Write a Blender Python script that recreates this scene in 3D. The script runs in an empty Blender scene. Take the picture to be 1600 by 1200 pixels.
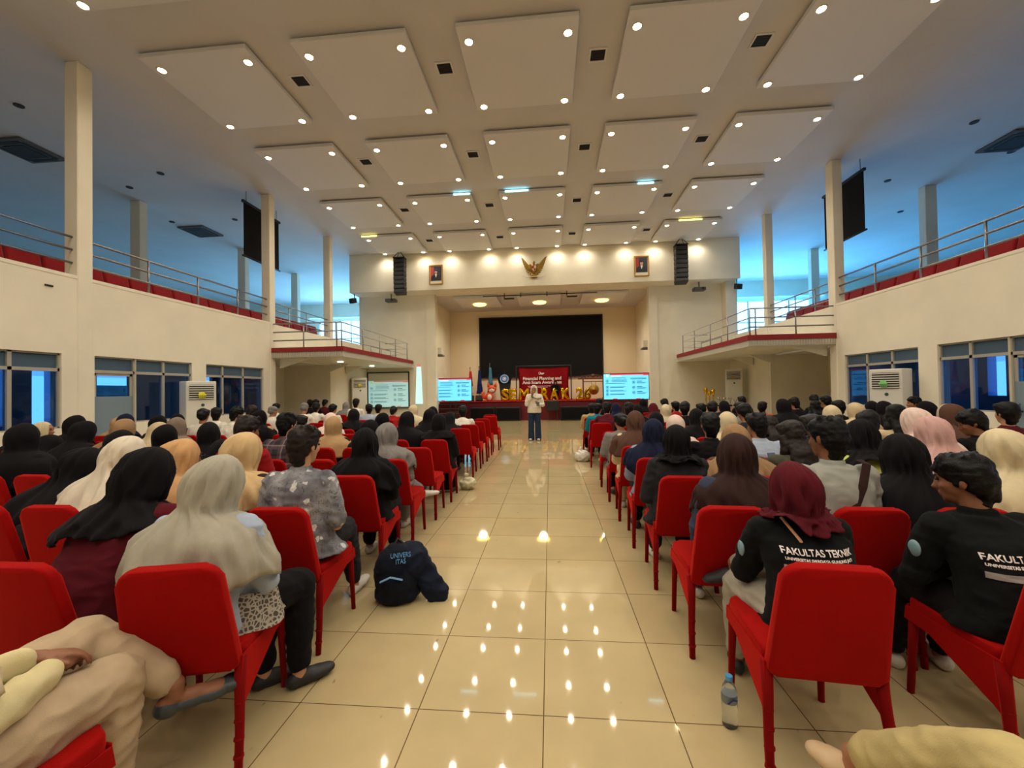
import bpy, bmesh, math, random
from mathutils import Vector, Matrix, noise
from mathutils.bvhtree import BVHTree
random.seed(7)
S = bpy.context.scene
COL = S.collection
PI = math.pi

# ------------------------------------------------------------------ camera
H_CAM = 1.515
F_PX = 650.5
def cam_axes(yaw, pitch, roll):
    cy, sy = math.cos(yaw), math.sin(yaw)
    f = Vector((-sy*math.cos(pitch), cy*math.cos(pitch), math.sin(pitch)))
    r = Vector((cy, sy, 0)); u = r.cross(f)
    return math.cos(roll)*r + math.sin(roll)*u, -math.sin(roll)*r + math.cos(roll)*u, f
r_, u_, f_ = cam_axes(math.radians(5.165), math.radians(0.842), math.radians(-0.95))
cd = bpy.data.cameras.new('camera'); cam = bpy.data.objects.new('camera', cd); COL.objects.link(cam)
cd.sensor_width = 36; cd.lens = F_PX/1600*36; cd.clip_start = .05; cd.clip_end = 300
cam.matrix_world = Matrix(((r_.x, u_.x, -f_.x, 0), (r_.y, u_.y, -f_.y, 0), (r_.z, u_.z, -f_.z, H_CAM), (0, 0, 0, 1)))
S.camera = cam

# ------------------------------------------------------------------ light and exposure
w = bpy.data.worlds.new('world'); S.world = w; w.use_nodes = True
w.node_tree.nodes['Background'].inputs[0].default_value = (.30, .62, 1, 1)
w.node_tree.nodes['Background'].inputs[1].default_value = 3.2
S.view_settings.view_transform = 'Standard'; S.view_settings.look = 'None'
S.view_settings.exposure = 0.0; S.view_settings.gamma = 1; S.view_settings.use_curve_mapping = False
LAMP_W = 18.8          # each ceiling downlight
LAMP_COL = (1, .94, .84)
def area(name, loc, rot, sx, sy, energy, col):
    l = bpy.data.lights.new(name, 'AREA'); l.shape = 'RECTANGLE'; l.size = sx; l.size_y = sy; l.energy = energy; l.color = col
    o = bpy.data.objects.new(name, l); COL.objects.link(o); o.location = loc; o.rotation_euler = rot
    return o
DAY = (.16, .52, 1)
# daylight entering at the balcony end windows and the corridor windows
area('daylight_end_left', (-12.75, 28.3, 5.6), (math.radians(-55), 0, 0), 7.6, 3.2, 2100, (.20, .56, 1))
area('daylight_end_right', (12.1, 26.3, 5.6), (math.radians(-55), 0, 0), 7.6, 3.2, 2500, (.08, .44, 1))
for _y, _h, _e in ((8.1, .36, 1.8), (7.3, .3, 1.6), (9.65, .9, 4), (2.5, 2, 10), (12.6, .8, 3)):
    area('daylight_corridor_left', (-11.25, _y, 1.62), (0, math.radians(-90), 0), 1.15, _h, _e, (.17, .45, 1))
for _y, _h, _e in ((13.5, .9, 5), (10.6, .4, 2.4), (12.2, .5, 2.5), (2.5, 2, 10), (6.5, 1.5, 8)):
    area('daylight_corridor_right', (10.55, _y, 1.62), (0, math.radians(90), 0), 1.15, _h, _e, (.10, .32, 1))

# ------------------------------------------------------------------ materials
def lin(c):
    return tuple(((x/255)/12.92 if x/255 <= .04045 else ((x/255+.055)/1.055)**2.4) for x in c) + (1,)
MATS = {}
def mat(name, col, rough=.8, metal=0, spec=.5, noise_amt=0, noise_scale=8, bump=0, bump_scale=60, coat=0, sheen=0, emit=None, emit_s=0, alpha=1, trans=0, raw=False):
    if name in MATS: return MATS[name]
    m = bpy.data.materials.new(name); m.use_nodes = True; nt = m.node_tree; b = nt.nodes['Principled BSDF']
    c = col if raw else lin(col)
    b.inputs['Base Color'].default_value = c; b.inputs['Roughness'].default_value = rough; b.inputs['Metallic'].default_value = metal
    b.inputs['Specular IOR Level'].default_value = spec
    b.inputs['Coat Weight'].default_value = coat; b.inputs['Sheen Weight'].default_value = sheen
    b.inputs['Transmission Weight'].default_value = trans; b.inputs['Alpha'].default_value = alpha
    if emit is not None:
        b.inputs['Emission Color'].default_value = lin(emit); b.inputs['Emission Strength'].default_value = emit_s
    tc = nt.nodes.new('ShaderNodeTexCoord')
    if noise_amt:
        n = nt.nodes.new('ShaderNodeTexNoise'); n.inputs['Scale'].default_value = noise_scale; n.inputs['Detail'].default_value = 5
        nt.links.new(tc.outputs['Object'], n.inputs['Vector'])
        mp = nt.nodes.new('ShaderNodeMapRange'); mp.inputs[1].default_value = .3; mp.inputs[2].default_value = .7
        mp.inputs[3].default_value = 1-noise_amt; mp.inputs[4].default_value = 1+noise_amt*.5
        nt.links.new(n.outputs[0], mp.inputs[0])
        mx = nt.nodes.new('ShaderNodeVectorMath'); mx.operation = 'SCALE'; mx.inputs[0].default_value = c[:3]
        nt.links.new(mp.outputs[0], mx.inputs['Scale']); nt.links.new(mx.outputs[0], b.inputs['Base Color'])
    if bump:
        n2 = nt.nodes.new('ShaderNodeTexNoise'); n2.inputs['Scale'].default_value = bump_scale; n2.inputs['Detail'].default_value = 3
        nt.links.new(tc.outputs['Object'], n2.inputs['Vector'])
        bp = nt.nodes.new('ShaderNodeBump'); bp.inputs['Strength'].default_value = bump; bp.inputs['Distance'].default_value = .01
        nt.links.new(n2.outputs[0], bp.inputs['Height']); nt.links.new(bp.outputs[0], b.inputs['Normal'])
    MATS[name] = m
    return m
def fabric(name, col, rough=.92, sheen=.02, amt=.14):
    return mat('fabric_'+name, col, rough, spec=.12, noise_amt=amt, noise_scale=9, bump=.12, bump_scale=240, sheen=sheen)

M_WALL = mat('wall_paint', (234, 226, 205), .75, spec=.25, noise_amt=.06, noise_scale=1.3, bump=.12, bump_scale=40)
M_CEIL = mat('ceiling_paint', (212, 210, 208), .85, spec=.15, noise_amt=.05, noise_scale=.8)
M_PANEL = mat('ceiling_panel_paint', (222, 221, 220), .8, spec=.2)
M_WHITE = mat('white_plastic', (222, 219, 205), .45)
M_ALU = mat('window_aluminium', (176, 172, 160), .4, .25)
M_STEEL = mat('railing_steel', (150, 146, 142), .32, .85)
M_BLACK = mat('black_plastic', (18, 18, 20), .5)
M_DBLACK = mat('screen_black', (20, 19, 22), .75, spec=.15)
M_REDTRIM = mat('red_trim', (140, 22, 30), .6)
M_GREYV = mat('vent_grey', (92, 88, 84), .6)
M_DARKV = mat('vent_dark', (40, 38, 38), .7)
M_GOLD = mat('gold_foil', (228, 178, 34), .16, 1.0, bump=.5, bump_scale=14)
M_GILT = mat('gilt_frame', (178, 134, 52), .4, .7)
M_BRONZE = mat('aged_gold', (150, 118, 50), .38, .75, bump=.3, bump_scale=40)
M_SKIN = mat('skin_tan', (168, 116, 84), .55, spec=.35, noise_amt=.05)
M_SKIN2 = mat('skin_brown', (138, 92, 66), .55, spec=.35, noise_amt=.05)
M_SKIN3 = mat('skin_light', (196, 146, 112), .55, spec=.35, noise_amt=.05)
M_HAIR = mat('hair_black', (9, 8, 8), .5, spec=.22, noise_amt=.3, noise_scale=60, bump=.35, bump_scale=220)
M_HAIRB = mat('hair_brown', (32, 22, 17), .5, spec=.25, noise_amt=.4, noise_scale=60, bump=.35, bump_scale=220)
M_RED = fabric('chair_red', (150, 4, 2), .85, .03, .06)
M_REDLEG = fabric('chair_leg_red', (118, 5, 5), .85, .03, .1)
for _m in (M_RED, M_REDLEG):
    _b = _m.node_tree.nodes['Principled BSDF']; _b.inputs['Sheen Weight'].default_value = .55; _b.inputs['Sheen Roughness'].default_value = .4; _b.inputs['Sheen Tint'].default_value = (1, .04, .02, 1)
M_BULB = mat('downlight_glow', (255, 240, 210), emit=(255, 226, 170), emit_s=60)

# ------------------------------------------------------------------ mesh helpers
def link(name, me, m=None, parent=None, loc=None, smooth=False, rot=None):
    o = bpy.data.objects.new(name, me); COL.objects.link(o)
    if m is not None:
        for mm in (m if isinstance(m, (list, tuple)) else [m]): me.materials.append(mm)
    if parent: o.parent = parent
    if loc is not None: o.location = loc
    if rot is not None: o.rotation_euler = rot
    if smooth:
        for p in me.polygons: p.use_smooth = True
    return o
def obj(name, bm, m, parent=None, loc=None, smooth=False, rot=None):
    bmesh.ops.recalc_face_normals(bm, faces=bm.faces[:])
    me = bpy.data.meshes.new(name); bm.to_mesh(me); bm.free()
    return link(name, me, m, parent, loc, smooth, rot)
def tag(o, label=None, cat=None, group=None, kind=None):
    if label: o['label'] = label
    if cat: o['category'] = cat
    if group: o['group'] = group
    if kind: o['kind'] = kind
    return o
def thing(name, label, cat, loc=(0, 0, 0), rz=0, group=None):
    o = bpy.data.objects.new(name, None); COL.objects.link(o); o.location = loc; o.rotation_euler = (0, 0, rz)
    o.empty_display_size = .1
    return tag(o, label, cat, group)
def struct(name, bm, m, parent=None, smooth=False):
    o = obj(name, bm, m, parent, smooth=smooth)
    if not parent: o['kind'] = 'structure'
    return o
def B(): return bmesh.new()
def box(bm, x0, x1, y0, y1, z0, z1, bevel=0, seg=2, M=None):
    r = bmesh.ops.create_cube(bm, size=1)
    vs = r['verts']
    for v in vs:
        v.co = Vector((x0+(v.co.x+.5)*(x1-x0), y0+(v.co.y+.5)*(y1-y0), z0+(v.co.z+.5)*(z1-z0)))
    if bevel:
        es = list({e for v in vs for e in v.link_edges})
        rr = bmesh.ops.bevel(bm, geom=es, offset=bevel, segments=seg, affect='EDGES', profile=.5)
        vs = list({v for f in rr['faces'] for v in f.verts} | set(v for v in vs if v.is_valid))
    if M is not None:
        bmesh.ops.transform(bm, matrix=M, verts=vs)
    return vs
def ell(bm, c, r, seg=14, M=None):
    rr = bmesh.ops.create_uvsphere(bm, u_segments=seg, v_segments=max(6, seg//2+1), radius=1)
    for v in rr['verts']: v.co = Vector((v.co.x*r[0], v.co.y*r[1], v.co.z*r[2]))
    T = Matrix.Translation(c)
    if M is not None: T = T @ M
    bmesh.ops.transform(bm, matrix=T, verts=rr['verts'])
def tube(bm, pts, rad, seg=10, cap=True, flat=1.0, closed=False):
    pts = [Vector(p) for p in pts]; n = len(pts)
    if not hasattr(rad, '__len__'): rad = [rad]*n
    rings = []; prev = None
    for i, p in enumerate(pts):
        if closed: d = pts[(i+1) % n]-pts[i-1]
        elif i == 0: d = pts[1]-p
        elif i == n-1: d = p-pts[-2]
        else: d = (pts[i+1]-p).normalized()+(p-pts[i-1]).normalized()
        d = d.normalized() if d.length > 1e-9 else Vector((0, 0, 1))
        if prev is None:
            a = Vector((1, 0, 0)) if abs(d.x) < .8 else Vector((0, 1, 0))
            u = (a-d*a.dot(d)).normalized()
        else:
            u = prev-d*prev.dot(d)
            u = u.normalized() if u.length > 1e-6 else prev
        prev = u; v = d.cross(u)
        rings.append([bm.verts.new(p+u*math.cos(2*PI*k/seg)*rad[i]+v*math.sin(2*PI*k/seg)*rad[i]*flat) for k in range(seg)])
    m = n if closed else n-1
    for i in range(m):
        a, b = rings[i], rings[(i+1) % n]
        for k in range(seg): bm.faces.new((a[k], a[(k+1) % seg], b[(k+1) % seg], b[k]))
    if cap and not closed:
        bm.faces.new(rings[0][::-1]); bm.faces.new(rings[-1])
    return rings
def limb(bm, pts, rad, seg=10):
    tube(bm, pts, rad, seg)
    for p, r in zip(pts, rad): ell(bm, p, (r*.99, r*.99, r*.99), 10)
def loft(bm, rings, cap=True):
    R = [[bm.verts.new(p) for p in r] for r in rings]; n = len(R[0])
    for a, b in zip(R, R[1:]):
        for k in range(n): bm.faces.new((a[k], a[(k+1) % n], b[(k+1) % n], b[k]))
    if cap: bm.faces.new(R[0][::-1]); bm.faces.new(R[-1])
    return R
def prism(bm, poly, z0, z1, M=None):
    a = [bm.verts.new((x, y, z0)) for x, y in poly]; b = [bm.verts.new((x, y, z1)) for x, y in poly]
    n = len(poly)
    bm.faces.new(a[::-1]); bm.faces.new(b)
    for k in range(n): bm.faces.new((a[k], a[(k+1) % n], b[(k+1) % n], b[k]))
    if M is not None: bmesh.ops.transform(bm, matrix=M, verts=a+b)
    return a+b
def cyl(bm, c, r, h, seg=16, r2=None, M=None):
    rr = bmesh.ops.create_cone(bm, cap_ends=True, segments=seg, radius1=r, radius2=r if r2 is None else r2, depth=h)
    T = Matrix.Translation((c[0], c[1], c[2]+h/2))
    if M is not None: T = M @ T
    bmesh.ops.transform(bm, matrix=T, verts=rr['verts'])
def RX(a): return Matrix.Rotation(a, 4, 'X')
def RY(a): return Matrix.Rotation(a, 4, 'Y')
def RZ(a): return Matrix.Rotation(a, 4, 'Z')
def TR(*a): return Matrix.Translation(a)
UPR = RX(PI/2)     # local xy plane -> upright facing -Y
def remesh(bm, voxel, smooth=6, fac=.5):
    bmesh.ops.recalc_face_normals(bm, faces=bm.faces[:])
    me = bpy.data.meshes.new('tmp'); bm.to_mesh(me); bm.free()
    o = bpy.data.objects.new('tmp', me); COL.objects.link(o)
    m = o.modifiers.new('r', 'REMESH'); m.mode = 'VOXEL'; m.voxel_size = voxel; m.adaptivity = 0
    if smooth:
        s = o.modifiers.new('s', 'SMOOTH'); s.iterations = smooth; s.factor = fac
    dg = bpy.context.evaluated_depsgraph_get(); dg.update()
    r = bpy.data.meshes.new_from_object(o.evaluated_get(dg))
    bpy.data.objects.remove(o); bpy.data.meshes.remove(me)
    for p in r.polygons: p.use_smooth = True
    return r
def displace(me, fn):
    me.update()
    co = [(v.co.copy(), v.normal.copy()) for v in me.vertices]
    for v, (p, n) in zip(me.vertices, co): v.co = p+n*fn(p, n)
    me.update(); return me
def text_mesh(s, size, extrude=.002, bevel=0, align='CENTER', offset=0, res=4, space=1.0):
    c = bpy.data.curves.new('t', 'FONT'); c.body = s; c.size = size; c.extrude = extrude; c.bevel_depth = bevel; c.bevel_resolution = 3
    c.align_x = align; c.align_y = 'CENTER'; c.offset = offset; c.resolution_u = res; c.space_character = space
    o = bpy.data.objects.new('t', c); COL.objects.link(o)
    dg = bpy.context.evaluated_depsgraph_get(); dg.update()
    me = bpy.data.meshes.new_from_object(o.evaluated_get(dg))
    bpy.data.objects.remove(o); bpy.data.curves.remove(c)
    return me
def copy_tree(o, parent=None):
    c = o.copy(); COL.objects.link(c); c.parent = parent
    for ch in list(o.children): copy_tree(ch, c)
    return c
ORD = ['', 'first', 'second', 'third', 'fourth', 'fifth', 'sixth', 'seventh', 'eighth', 'ninth', 'tenth', 'eleventh', 'twelfth', 'thirteenth', 'fourteenth', 'fifteenth', 'sixteenth', 'seventeenth', 'eighteenth', 'nineteenth', 'twentieth', 'twenty-first', 'twenty-second', 'twenty-third', 'twenty-fourth', 'twenty-fifth']
# ================================================================== the setting
XL, XR = -8.5, 7.8
ZP = 7.55; ZC = 7.67
YB = -7.0; YE = 27.7; YER = 25.7
XOL, XOR = -25.0, 23.5
# floor: glossy cream tiles, 0.595 m, joint lines where the photo has them
def floor_mat():
    m = bpy.data.materials.new('floor_tiles'); m.use_nodes = True; nt = m.node_tree; b = nt.nodes['Principled BSDF']
    tc = nt.nodes.new('ShaderNodeTexCoord')
    mp = nt.nodes.new('ShaderNodeMapping'); mp.inputs['Location'].default_value = (.055, -1.96+.595*10, 0)
    nt.links.new(tc.outputs['Object'], mp.inputs[0])
    br = nt.nodes.new('ShaderNodeTexBrick'); br.offset = 0; br.squash = 1
    br.inputs['Scale'].default_value = 1; br.inputs['Brick Width'].default_value = .595; br.inputs['Row Height'].default_value = .595
    br.inputs['Mortar Size'].default_value = .0028; br.inputs['Mortar Smooth'].default_value = .1; br.inputs['Bias'].default_value = 0
    br.inputs['Color1'].default_value = lin((188, 170, 128)); br.inputs['Color2'].default_value = lin((182, 163, 121)); br.inputs['Mortar'].default_value = lin((100, 82, 56))
    nt.links.new(mp.outputs[0], br.inputs['Vector'])
    n = nt.nodes.new('ShaderNodeTexNoise'); n.inputs['Scale'].default_value = 2.2; n.inputs['Detail'].default_value = 8
    nt.links.new(tc.outputs['Object'], n.inputs['Vector'])
    mr = nt.nodes.new('ShaderNodeMapRange'); mr.inputs[1].default_value = .35; mr.inputs[2].default_value = .7; mr.inputs[3].default_value = .93; mr.inputs[4].default_value = 1.05
    nt.links.new(n.outputs[0], mr.inputs[0])
    vm = nt.nodes.new('ShaderNodeVectorMath'); vm.operation = 'SCALE'
    nt.links.new(br.outputs['Color'], vm.inputs[0]); nt.links.new(mr.outputs[0], vm.inputs['Scale'])
    # small scuff marks
    v = nt.nodes.new('ShaderNodeTexNoise'); v.inputs['Scale'].default_value = 9; v.inputs['Detail'].default_value = 2
    mp2 = nt.nodes.new('ShaderNodeMapping'); mp2.inputs['Scale'].default_value = (1.6, .7, 1); mp2.inputs['Rotation'].default_value = (0, 0, .6)
    nt.links.new(tc.outputs['Object'], mp2.inputs[0]); nt.links.new(mp2.outputs[0], v.inputs['Vector'])
    m2 = nt.nodes.new('ShaderNodeMapRange'); m2.inputs[1].default_value = .735; m2.inputs[2].default_value = .77; m2.inputs[3].default_value = 0; m2.inputs[4].default_value = .45
    nt.links.new(v.outputs[0], m2.inputs[0])
    mix = nt.nodes.new('ShaderNodeMix'); mix.data_type = 'RGBA'
    nt.links.new(m2.outputs[0], mix.inputs['Factor']); nt.links.new(vm.outputs[0], mix.inputs['A']); mix.inputs['B'].default_value = lin((92, 76, 52))
    nt.links.new(mix.outputs['Result'], b.inputs['Base Color'])
    r = nt.nodes.new('ShaderNodeMapRange'); r.inputs[3].default_value = .025; r.inputs[4].default_value = .05
    nt.links.new(n.outputs[0], r.inputs[0]); nt.links.new(r.outputs[0], b.inputs['Roughness'])
    b.inputs['Specular IOR Level'].default_value = .55
    return m
bm = B(); box(bm, -13, 12.5, YB, 23.6, -.15, 0); struct('floor', bm, floor_mat())
bm = B(); box(bm, XOL, XOR, YB, YE, ZC, ZC+.2); struct('ceiling', bm, M_CEIL)
bm = B(); box(bm, XOL, XOR, YB-.2, YB, -.15, ZC+.2); struct('wall_back', bm, M_WALL)
bm = B(); box(bm, XOL-.2, XOL, YB-.2, YE+.2, 2.6, ZC+.2); struct('wall_outer_left', bm, M_WALL)
bm = B(); box(bm, XOR, XOR+.2, YB-.2, YE+.2, 2.6, ZC+.2); struct('wall_outer_right', bm, M_WALL)

# side walls with window openings (list of y0,y1,z0,z1)
def wall_with_holes(bm, x0, x1, y0, y1, z0, z1, holes):
    holes = sorted(holes); y = y0
    for (a, b, c, d) in holes:
        if a > y: box(bm, x0, x1, y, a, z0, z1)
        if c > z0: box(bm, x0, x1, a, b, z0, c)
        if d < z1: box(bm, x0, x1, a, b, d, z1)
        y = b
    if y < y1: box(bm, x0, x1, y, y1, z0, z1)
ZW0, ZWT, ZW1 = .98, 2.0, 2.29
Lh = [(-3.5, -.5, ZW0, ZW1), (.6, 3.4, ZW0, ZW1), (4.2, 6.54, ZW0, ZW1), (7.07, 7.86, 0, ZW1), (7.861, 9.21, ZW0, ZW1), (9.62, 11.71, ZW0, ZW1)]
Rh = [(-3.5, -.5, ZW0, ZW1), (.6, 3.4, ZW0, ZW1), (4.2, 6.9, ZW0, ZW1), (7.05, 7.83, 0, ZW1), (7.831, 9.13, ZW0, ZW1), (9.57, 11.77, ZW0, ZW1)]
bm = B(); wall_with_holes(bm, XL-.22, XL, YB, 12.15, 0, 3.70, Lh); box(bm, XL-.22, XL-.0, 12.15, 18.8, 2.6, 3.68)
box(bm, XL-.24, XL+.006, YB, 12.0, 3.66, 3.72); struct('wall_left', bm, M_WALL)
bm = B(); wall_with_holes(bm, XR, XR+.22, YB, 12.15, 0, 3.70, Rh); box(bm, XR, XR+.22, 12.15, 18.8, 2.95, 3.68)
box(bm, XR-.006, XR+.24, YB, 12.05, 3.66, 3.72); struct('wall_right', bm, M_WALL)
# balcony slabs
bm = B(); box(bm, XOL, XL-.22, YB, YE, 2.6, 3.18); struct('floor_balcony_left', bm, M_CEIL)
bm = B(); box(bm, XR+.22, XOR, YB, YER, 2.6, 3.18); struct('floor_balcony_right', bm, M_CEIL)
# corridor / recess walls below the balcony
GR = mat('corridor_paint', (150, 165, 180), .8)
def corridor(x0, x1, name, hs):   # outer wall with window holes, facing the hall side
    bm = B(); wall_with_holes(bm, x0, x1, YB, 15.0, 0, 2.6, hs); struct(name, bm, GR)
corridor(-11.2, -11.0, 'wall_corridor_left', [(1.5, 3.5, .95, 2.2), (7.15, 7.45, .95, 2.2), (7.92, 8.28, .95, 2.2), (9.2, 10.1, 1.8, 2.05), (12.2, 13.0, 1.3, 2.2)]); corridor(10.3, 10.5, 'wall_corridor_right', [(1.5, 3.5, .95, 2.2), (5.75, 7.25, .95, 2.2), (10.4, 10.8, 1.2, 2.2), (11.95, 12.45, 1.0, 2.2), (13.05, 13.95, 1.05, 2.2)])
for sx, nm, xa in ((-1, 'left', XL), (1, 'right', XR)):
    xo = xa+sx*1.9
    bm = B()
    box(bm, min(xo, xo+sx*.1), max(xo, xo+sx*.1), 12.0, 15.6, 0, 2.6); box(bm, min(xa+sx*.22, xo), max(xa+sx*.22, xo), 12.25, 12.35, 0, 2.6)
    box(bm, min(xa, xo), max(xa, xo), 15.5, 15.6, 0, 2.6)
    struct('wall_recess_'+nm, bm, M_WALL)
    bm = B(); box(bm, min(xa, xa+sx*.3), max(xa, xa+sx*.3), 15.66, 18.8, 0, 2.95); struct('wall_side_'+nm, bm, M_WALL)
# far end walls of the balconies with windows
for sx, nm, x0, x1 in ((-1, 'left', XOL, XL-.3), (1, 'right', XR+.2, XOR)):
    bm = B()
    a, b = (-15.8, x1-.25) if sx < 0 else (x0+.25, 15.1)
    z0, z1 = 3.7, 6.5; YE_ = YE if sx < 0 else YER
    box(bm, x0, a, YE_-.2, YE_, 2.6, ZC); box(bm, b, x1, YE_-.2, YE_, 2.6, ZC); box(bm, a, b, YE_-.2, YE_, 2.6, z0); box(bm, a, b, YE_-.2, YE_, z1, ZC)
    struct('wall_end_'+nm, bm, M_WALL)
    r = tag(thing('window_end_'+nm, None, None, ((a+b)/2, YE_-.1, z0)), kind='structure')
    f = B(); n = 6
    for k in range(n+1):
        x = a+(b-a)*k/n; box(f, x-.035-(a+b)/2, x+.035-(a+b)/2, -.05, .05, 0, z1-z0)
    for z in (0, .75, 1.55, z1-z0): box(f, a-(a+b)/2, b-(a+b)/2, -.04, .04, z-.03, z+.03)
    obj('window_frame', f, M_ALU, r)

# columns
def column(x0, x1, y0, y1, z0, nm, label):
    bm = B(); box(bm, x0, x1, y0, y1, z0, ZC, .012, 1)
    o = obj('pillar', bm, M_WALL); tag(o, label, 'pillar', 'white square pillars', kind='structure')
for (y0, y1, l) in ((6.78, 7.04, 'white pillar nearest the camera on the left balcony edge'), (12.0, 12.25, 'white pillar on left wall where the platform railing begins'), (15.52, 15.74, 'white pillar rising behind the left platform railing')):
    column(XL-.26, XL+.012, y0, y1, 0, 'l', l)
for (y0, y1, l) in ((6.3, 6.75, 'white pillar on the right balcony edge outside the frame'), (12.05, 12.34, 'wide white pillar on right wall beside the hanging black screen'), (15.6, 15.84, 'white pillar rising behind the right platform railing')):
    column(XR-.012, XR+.24, y0, y1, 0, 'r', l)
for (x, y, l) in ((-12.87, 12.0, 'shaded inner pillar on left balcony nearest the camera'), (-12.85, 16.5, 'shaded inner pillar on left balcony behind the black screen'), (-12.95, 20.3, 'thin distant inner pillar on left balcony'), (11.9, 14.1, 'shaded inner pillar on right balcony nearest the camera'), (12.0, 19.95, 'thin distant inner pillar on right balcony')):
    column(x-.17, x+.17, y-.13, y+.13, 2.95, '', l)

# windows of the side walls
M_GLASS = bpy.data.materials.new('tinted_glass'); M_GLASS.use_nodes = True
nt = M_GLASS.node_tree; nt.nodes.remove(nt.nodes['Principled BSDF']); out = nt.nodes['Material Output']
tr = nt.nodes.new('ShaderNodeBsdfTransparent'); tr.inputs[0].default_value = (.42, .62, .86, 1)
gl = nt.nodes.new('ShaderNodeBsdfGlossy'); gl.inputs['Roughness'].default_value = .02; gl.inputs[0].default_value = (.5, .65, .9, 1)
mx = nt.nodes.new('ShaderNodeMixShader'); fr = nt.nodes.new('ShaderNodeLayerWeight'); fr.inputs[0].default_value = .5
fp = nt.nodes.new('ShaderNodeMath'); fp.operation = 'POWER'; fp.inputs[1].default_value = 3.0; nt.links.new(fr.outputs['Facing'], fp.inputs[0])
fa = nt.nodes.new('ShaderNodeMath'); fa.operation = 'MULTIPLY_ADD'; fa.inputs[1].default_value = .5; fa.inputs[2].default_value = .05; nt.links.new(fp.outputs[0], fa.inputs[0])
nt.links.new(fa.outputs[0], mx.inputs[0]); nt.links.new(tr.outputs[0], mx.inputs[1]); nt.links.new(gl.outputs[0], mx.inputs[2]); nt.links.new(mx.outputs[0], out.inputs[0])
M_FROST = mat('frosted_transom', (70, 92, 112), .45, spec=.4)
M_DOORP = mat('grey_door_panel', (120, 138, 150), .5)
wi = [0]
def window(x, sx, y0, y1, cols, z0=ZW0, door=False):
    wi[0] += 1
    r = thing(('door_%d' if door else 'window_%d') % wi[0], None, None, (x, (y0+y1)/2, z0)); r['kind'] = 'structure'
    f = B(); yc = (y0+y1)/2; H = ZW1-z0; zt = ZWT-z0
    edges = [y0-yc]+[c-yc for c in cols]+[y1-yc]
    t = .028
    d0, d1 = (-.12, -.04) if sx < 0 else (.04, .12)
    for e in edges:
        a = max(y0-yc, e-t); b = min(y1-yc, e+t)
        box(f, d0, d1, a, b, 0, H)
    for z in (0, zt, H):
        box(f, d0, d1, y0-yc, y1-yc, max(0, z-t), min(H, z+t))
    obj('door_frame' if door else 'window_frame', f, M_ALU, r)
    m = (d0+d1)/2
    for a, b in zip(edges, edges[1:]):
        g = B(); box(g, m-.004, m+.004, a+t, b-t, zt+t, H-t); obj('transom_pane', g, M_FROST, r)
        if door:
            p = B(); box(p, m-.02, m+.02, a+t, b-t, .02, 1.52); obj('door_panel', p, M_DOORP, r)
            p = B()
            for (u0, u1, v0, v1) in ((a+t, a+t+.05, 1.52, zt-t), (b-t-.05, b-t, 1.52, zt-t), (a+t, b-t, zt-t-.05, zt-t)): box(p, m-.02, m+.02, u0, u1, v0, v1)
            obj('door_leaf_frame', p, M_ALU, r)
            g = B(); box(g, m-.004, m+.004, a+t+.05, b-t-.05, 1.52, zt-t-.05); obj('door_pane', g, M_GLASS, r)
            h = B(); box(h, m-sx*.07-.015, m-sx*.07+.015, b-.14, b-.11, .95, 1.15); box(h, m-.02 if sx > 0 else m-.02, m+.02, b-.14, b-.11, 1.0, 1.03); obj('door_handle', h, M_STEEL, r)
        else:
            g = B(); box(g, m-.004, m+.004, a+t, b-t, t, zt-t); obj('window_pane', g, M_GLASS, r)
    return r
window(XL, -1, 4.2, 6.54, [5.02, 5.86]); window(XL, -1, 7.07, 7.86, [], 0, True); window(XL, -1, 7.86, 9.21, [8.51]); window(XL, -1, 9.62, 11.71, [10.19, 10.92])
window(XL, -1, .6, 3.4, [1.9]); window(XL, -1, -3.5, -.5, [-2]); window(XR, 1, .6, 3.4, [1.9]); window(XR, 1, -3.5, -.5, [-2])
window(XR, 1, 4.2, 6.9, [5.5]); window(XR, 1, 7.05, 7.83, [], 0, True); window(XR, 1, 7.83, 9.13, [8.51]); window(XR, 1, 9.57, 11.77, [10.3, 11.06])

# proscenium, bulkhead, stage box
YPR = 18.8
bm = B(); box(bm, XL-.35, -5.6, YPR, YPR+.35, 0, 5.98); box(bm, -5.62, -5.2, YPR-.08, YPR+.3, 0, 5.98); struct('wall_proscenium_left', bm, M_WALL)
bm = B(); box(bm, 4.75, XR+.35, YPR, YPR+.35, 0, 5.98); box(bm, 4.4, 4.77, YPR-.08, YPR+.3, 0, 5.98); struct('wall_proscenium_right', bm, M_WALL)
bm = B(); box(bm, XL-.35, XR+.1, 17.85, YPR+.35, 5.98, ZC, .01, 1); struct('wall_bulkhead', bm, M_WALL)
bm = B(); box(bm, XL-.35, XL-.05, YPR+.35, YE, 2.6, ZC); box(bm, XR+.05, XR+.35, YPR+.35, YE, 2.6, ZC); struct('wall_stage_flank', bm, M_WALL)
bm = B(); box(bm, XR-.3, XR+.1, YPR-.5, YPR+.1, 2.9, 7.3); struct('wall_pier_right', bm, M_WALL)
bm = B(); box(bm, -5.8, -5.6, YPR+.35, 23.5, 0, 6.1); struct('wall_stage_left', bm, M_WALL)
bm = B(); box(bm, 4.75, 4.95, YPR+.35, 23.5, 0, 6.1); struct('wall_stage_right', bm, M_WALL)
bm = B(); box(bm, -5.8, 4.95, 23.3, 23.5, 0, 6.1); struct('wall_stage_back', bm, mat('stage_wall_paint', (228, 212, 182), .8, spec=.2))
bm = B(); box(bm, -5.8, 4.95, YPR+.3, 23.5, 6.0, 6.15); struct('ceiling_stage', bm, M_CEIL)
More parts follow.
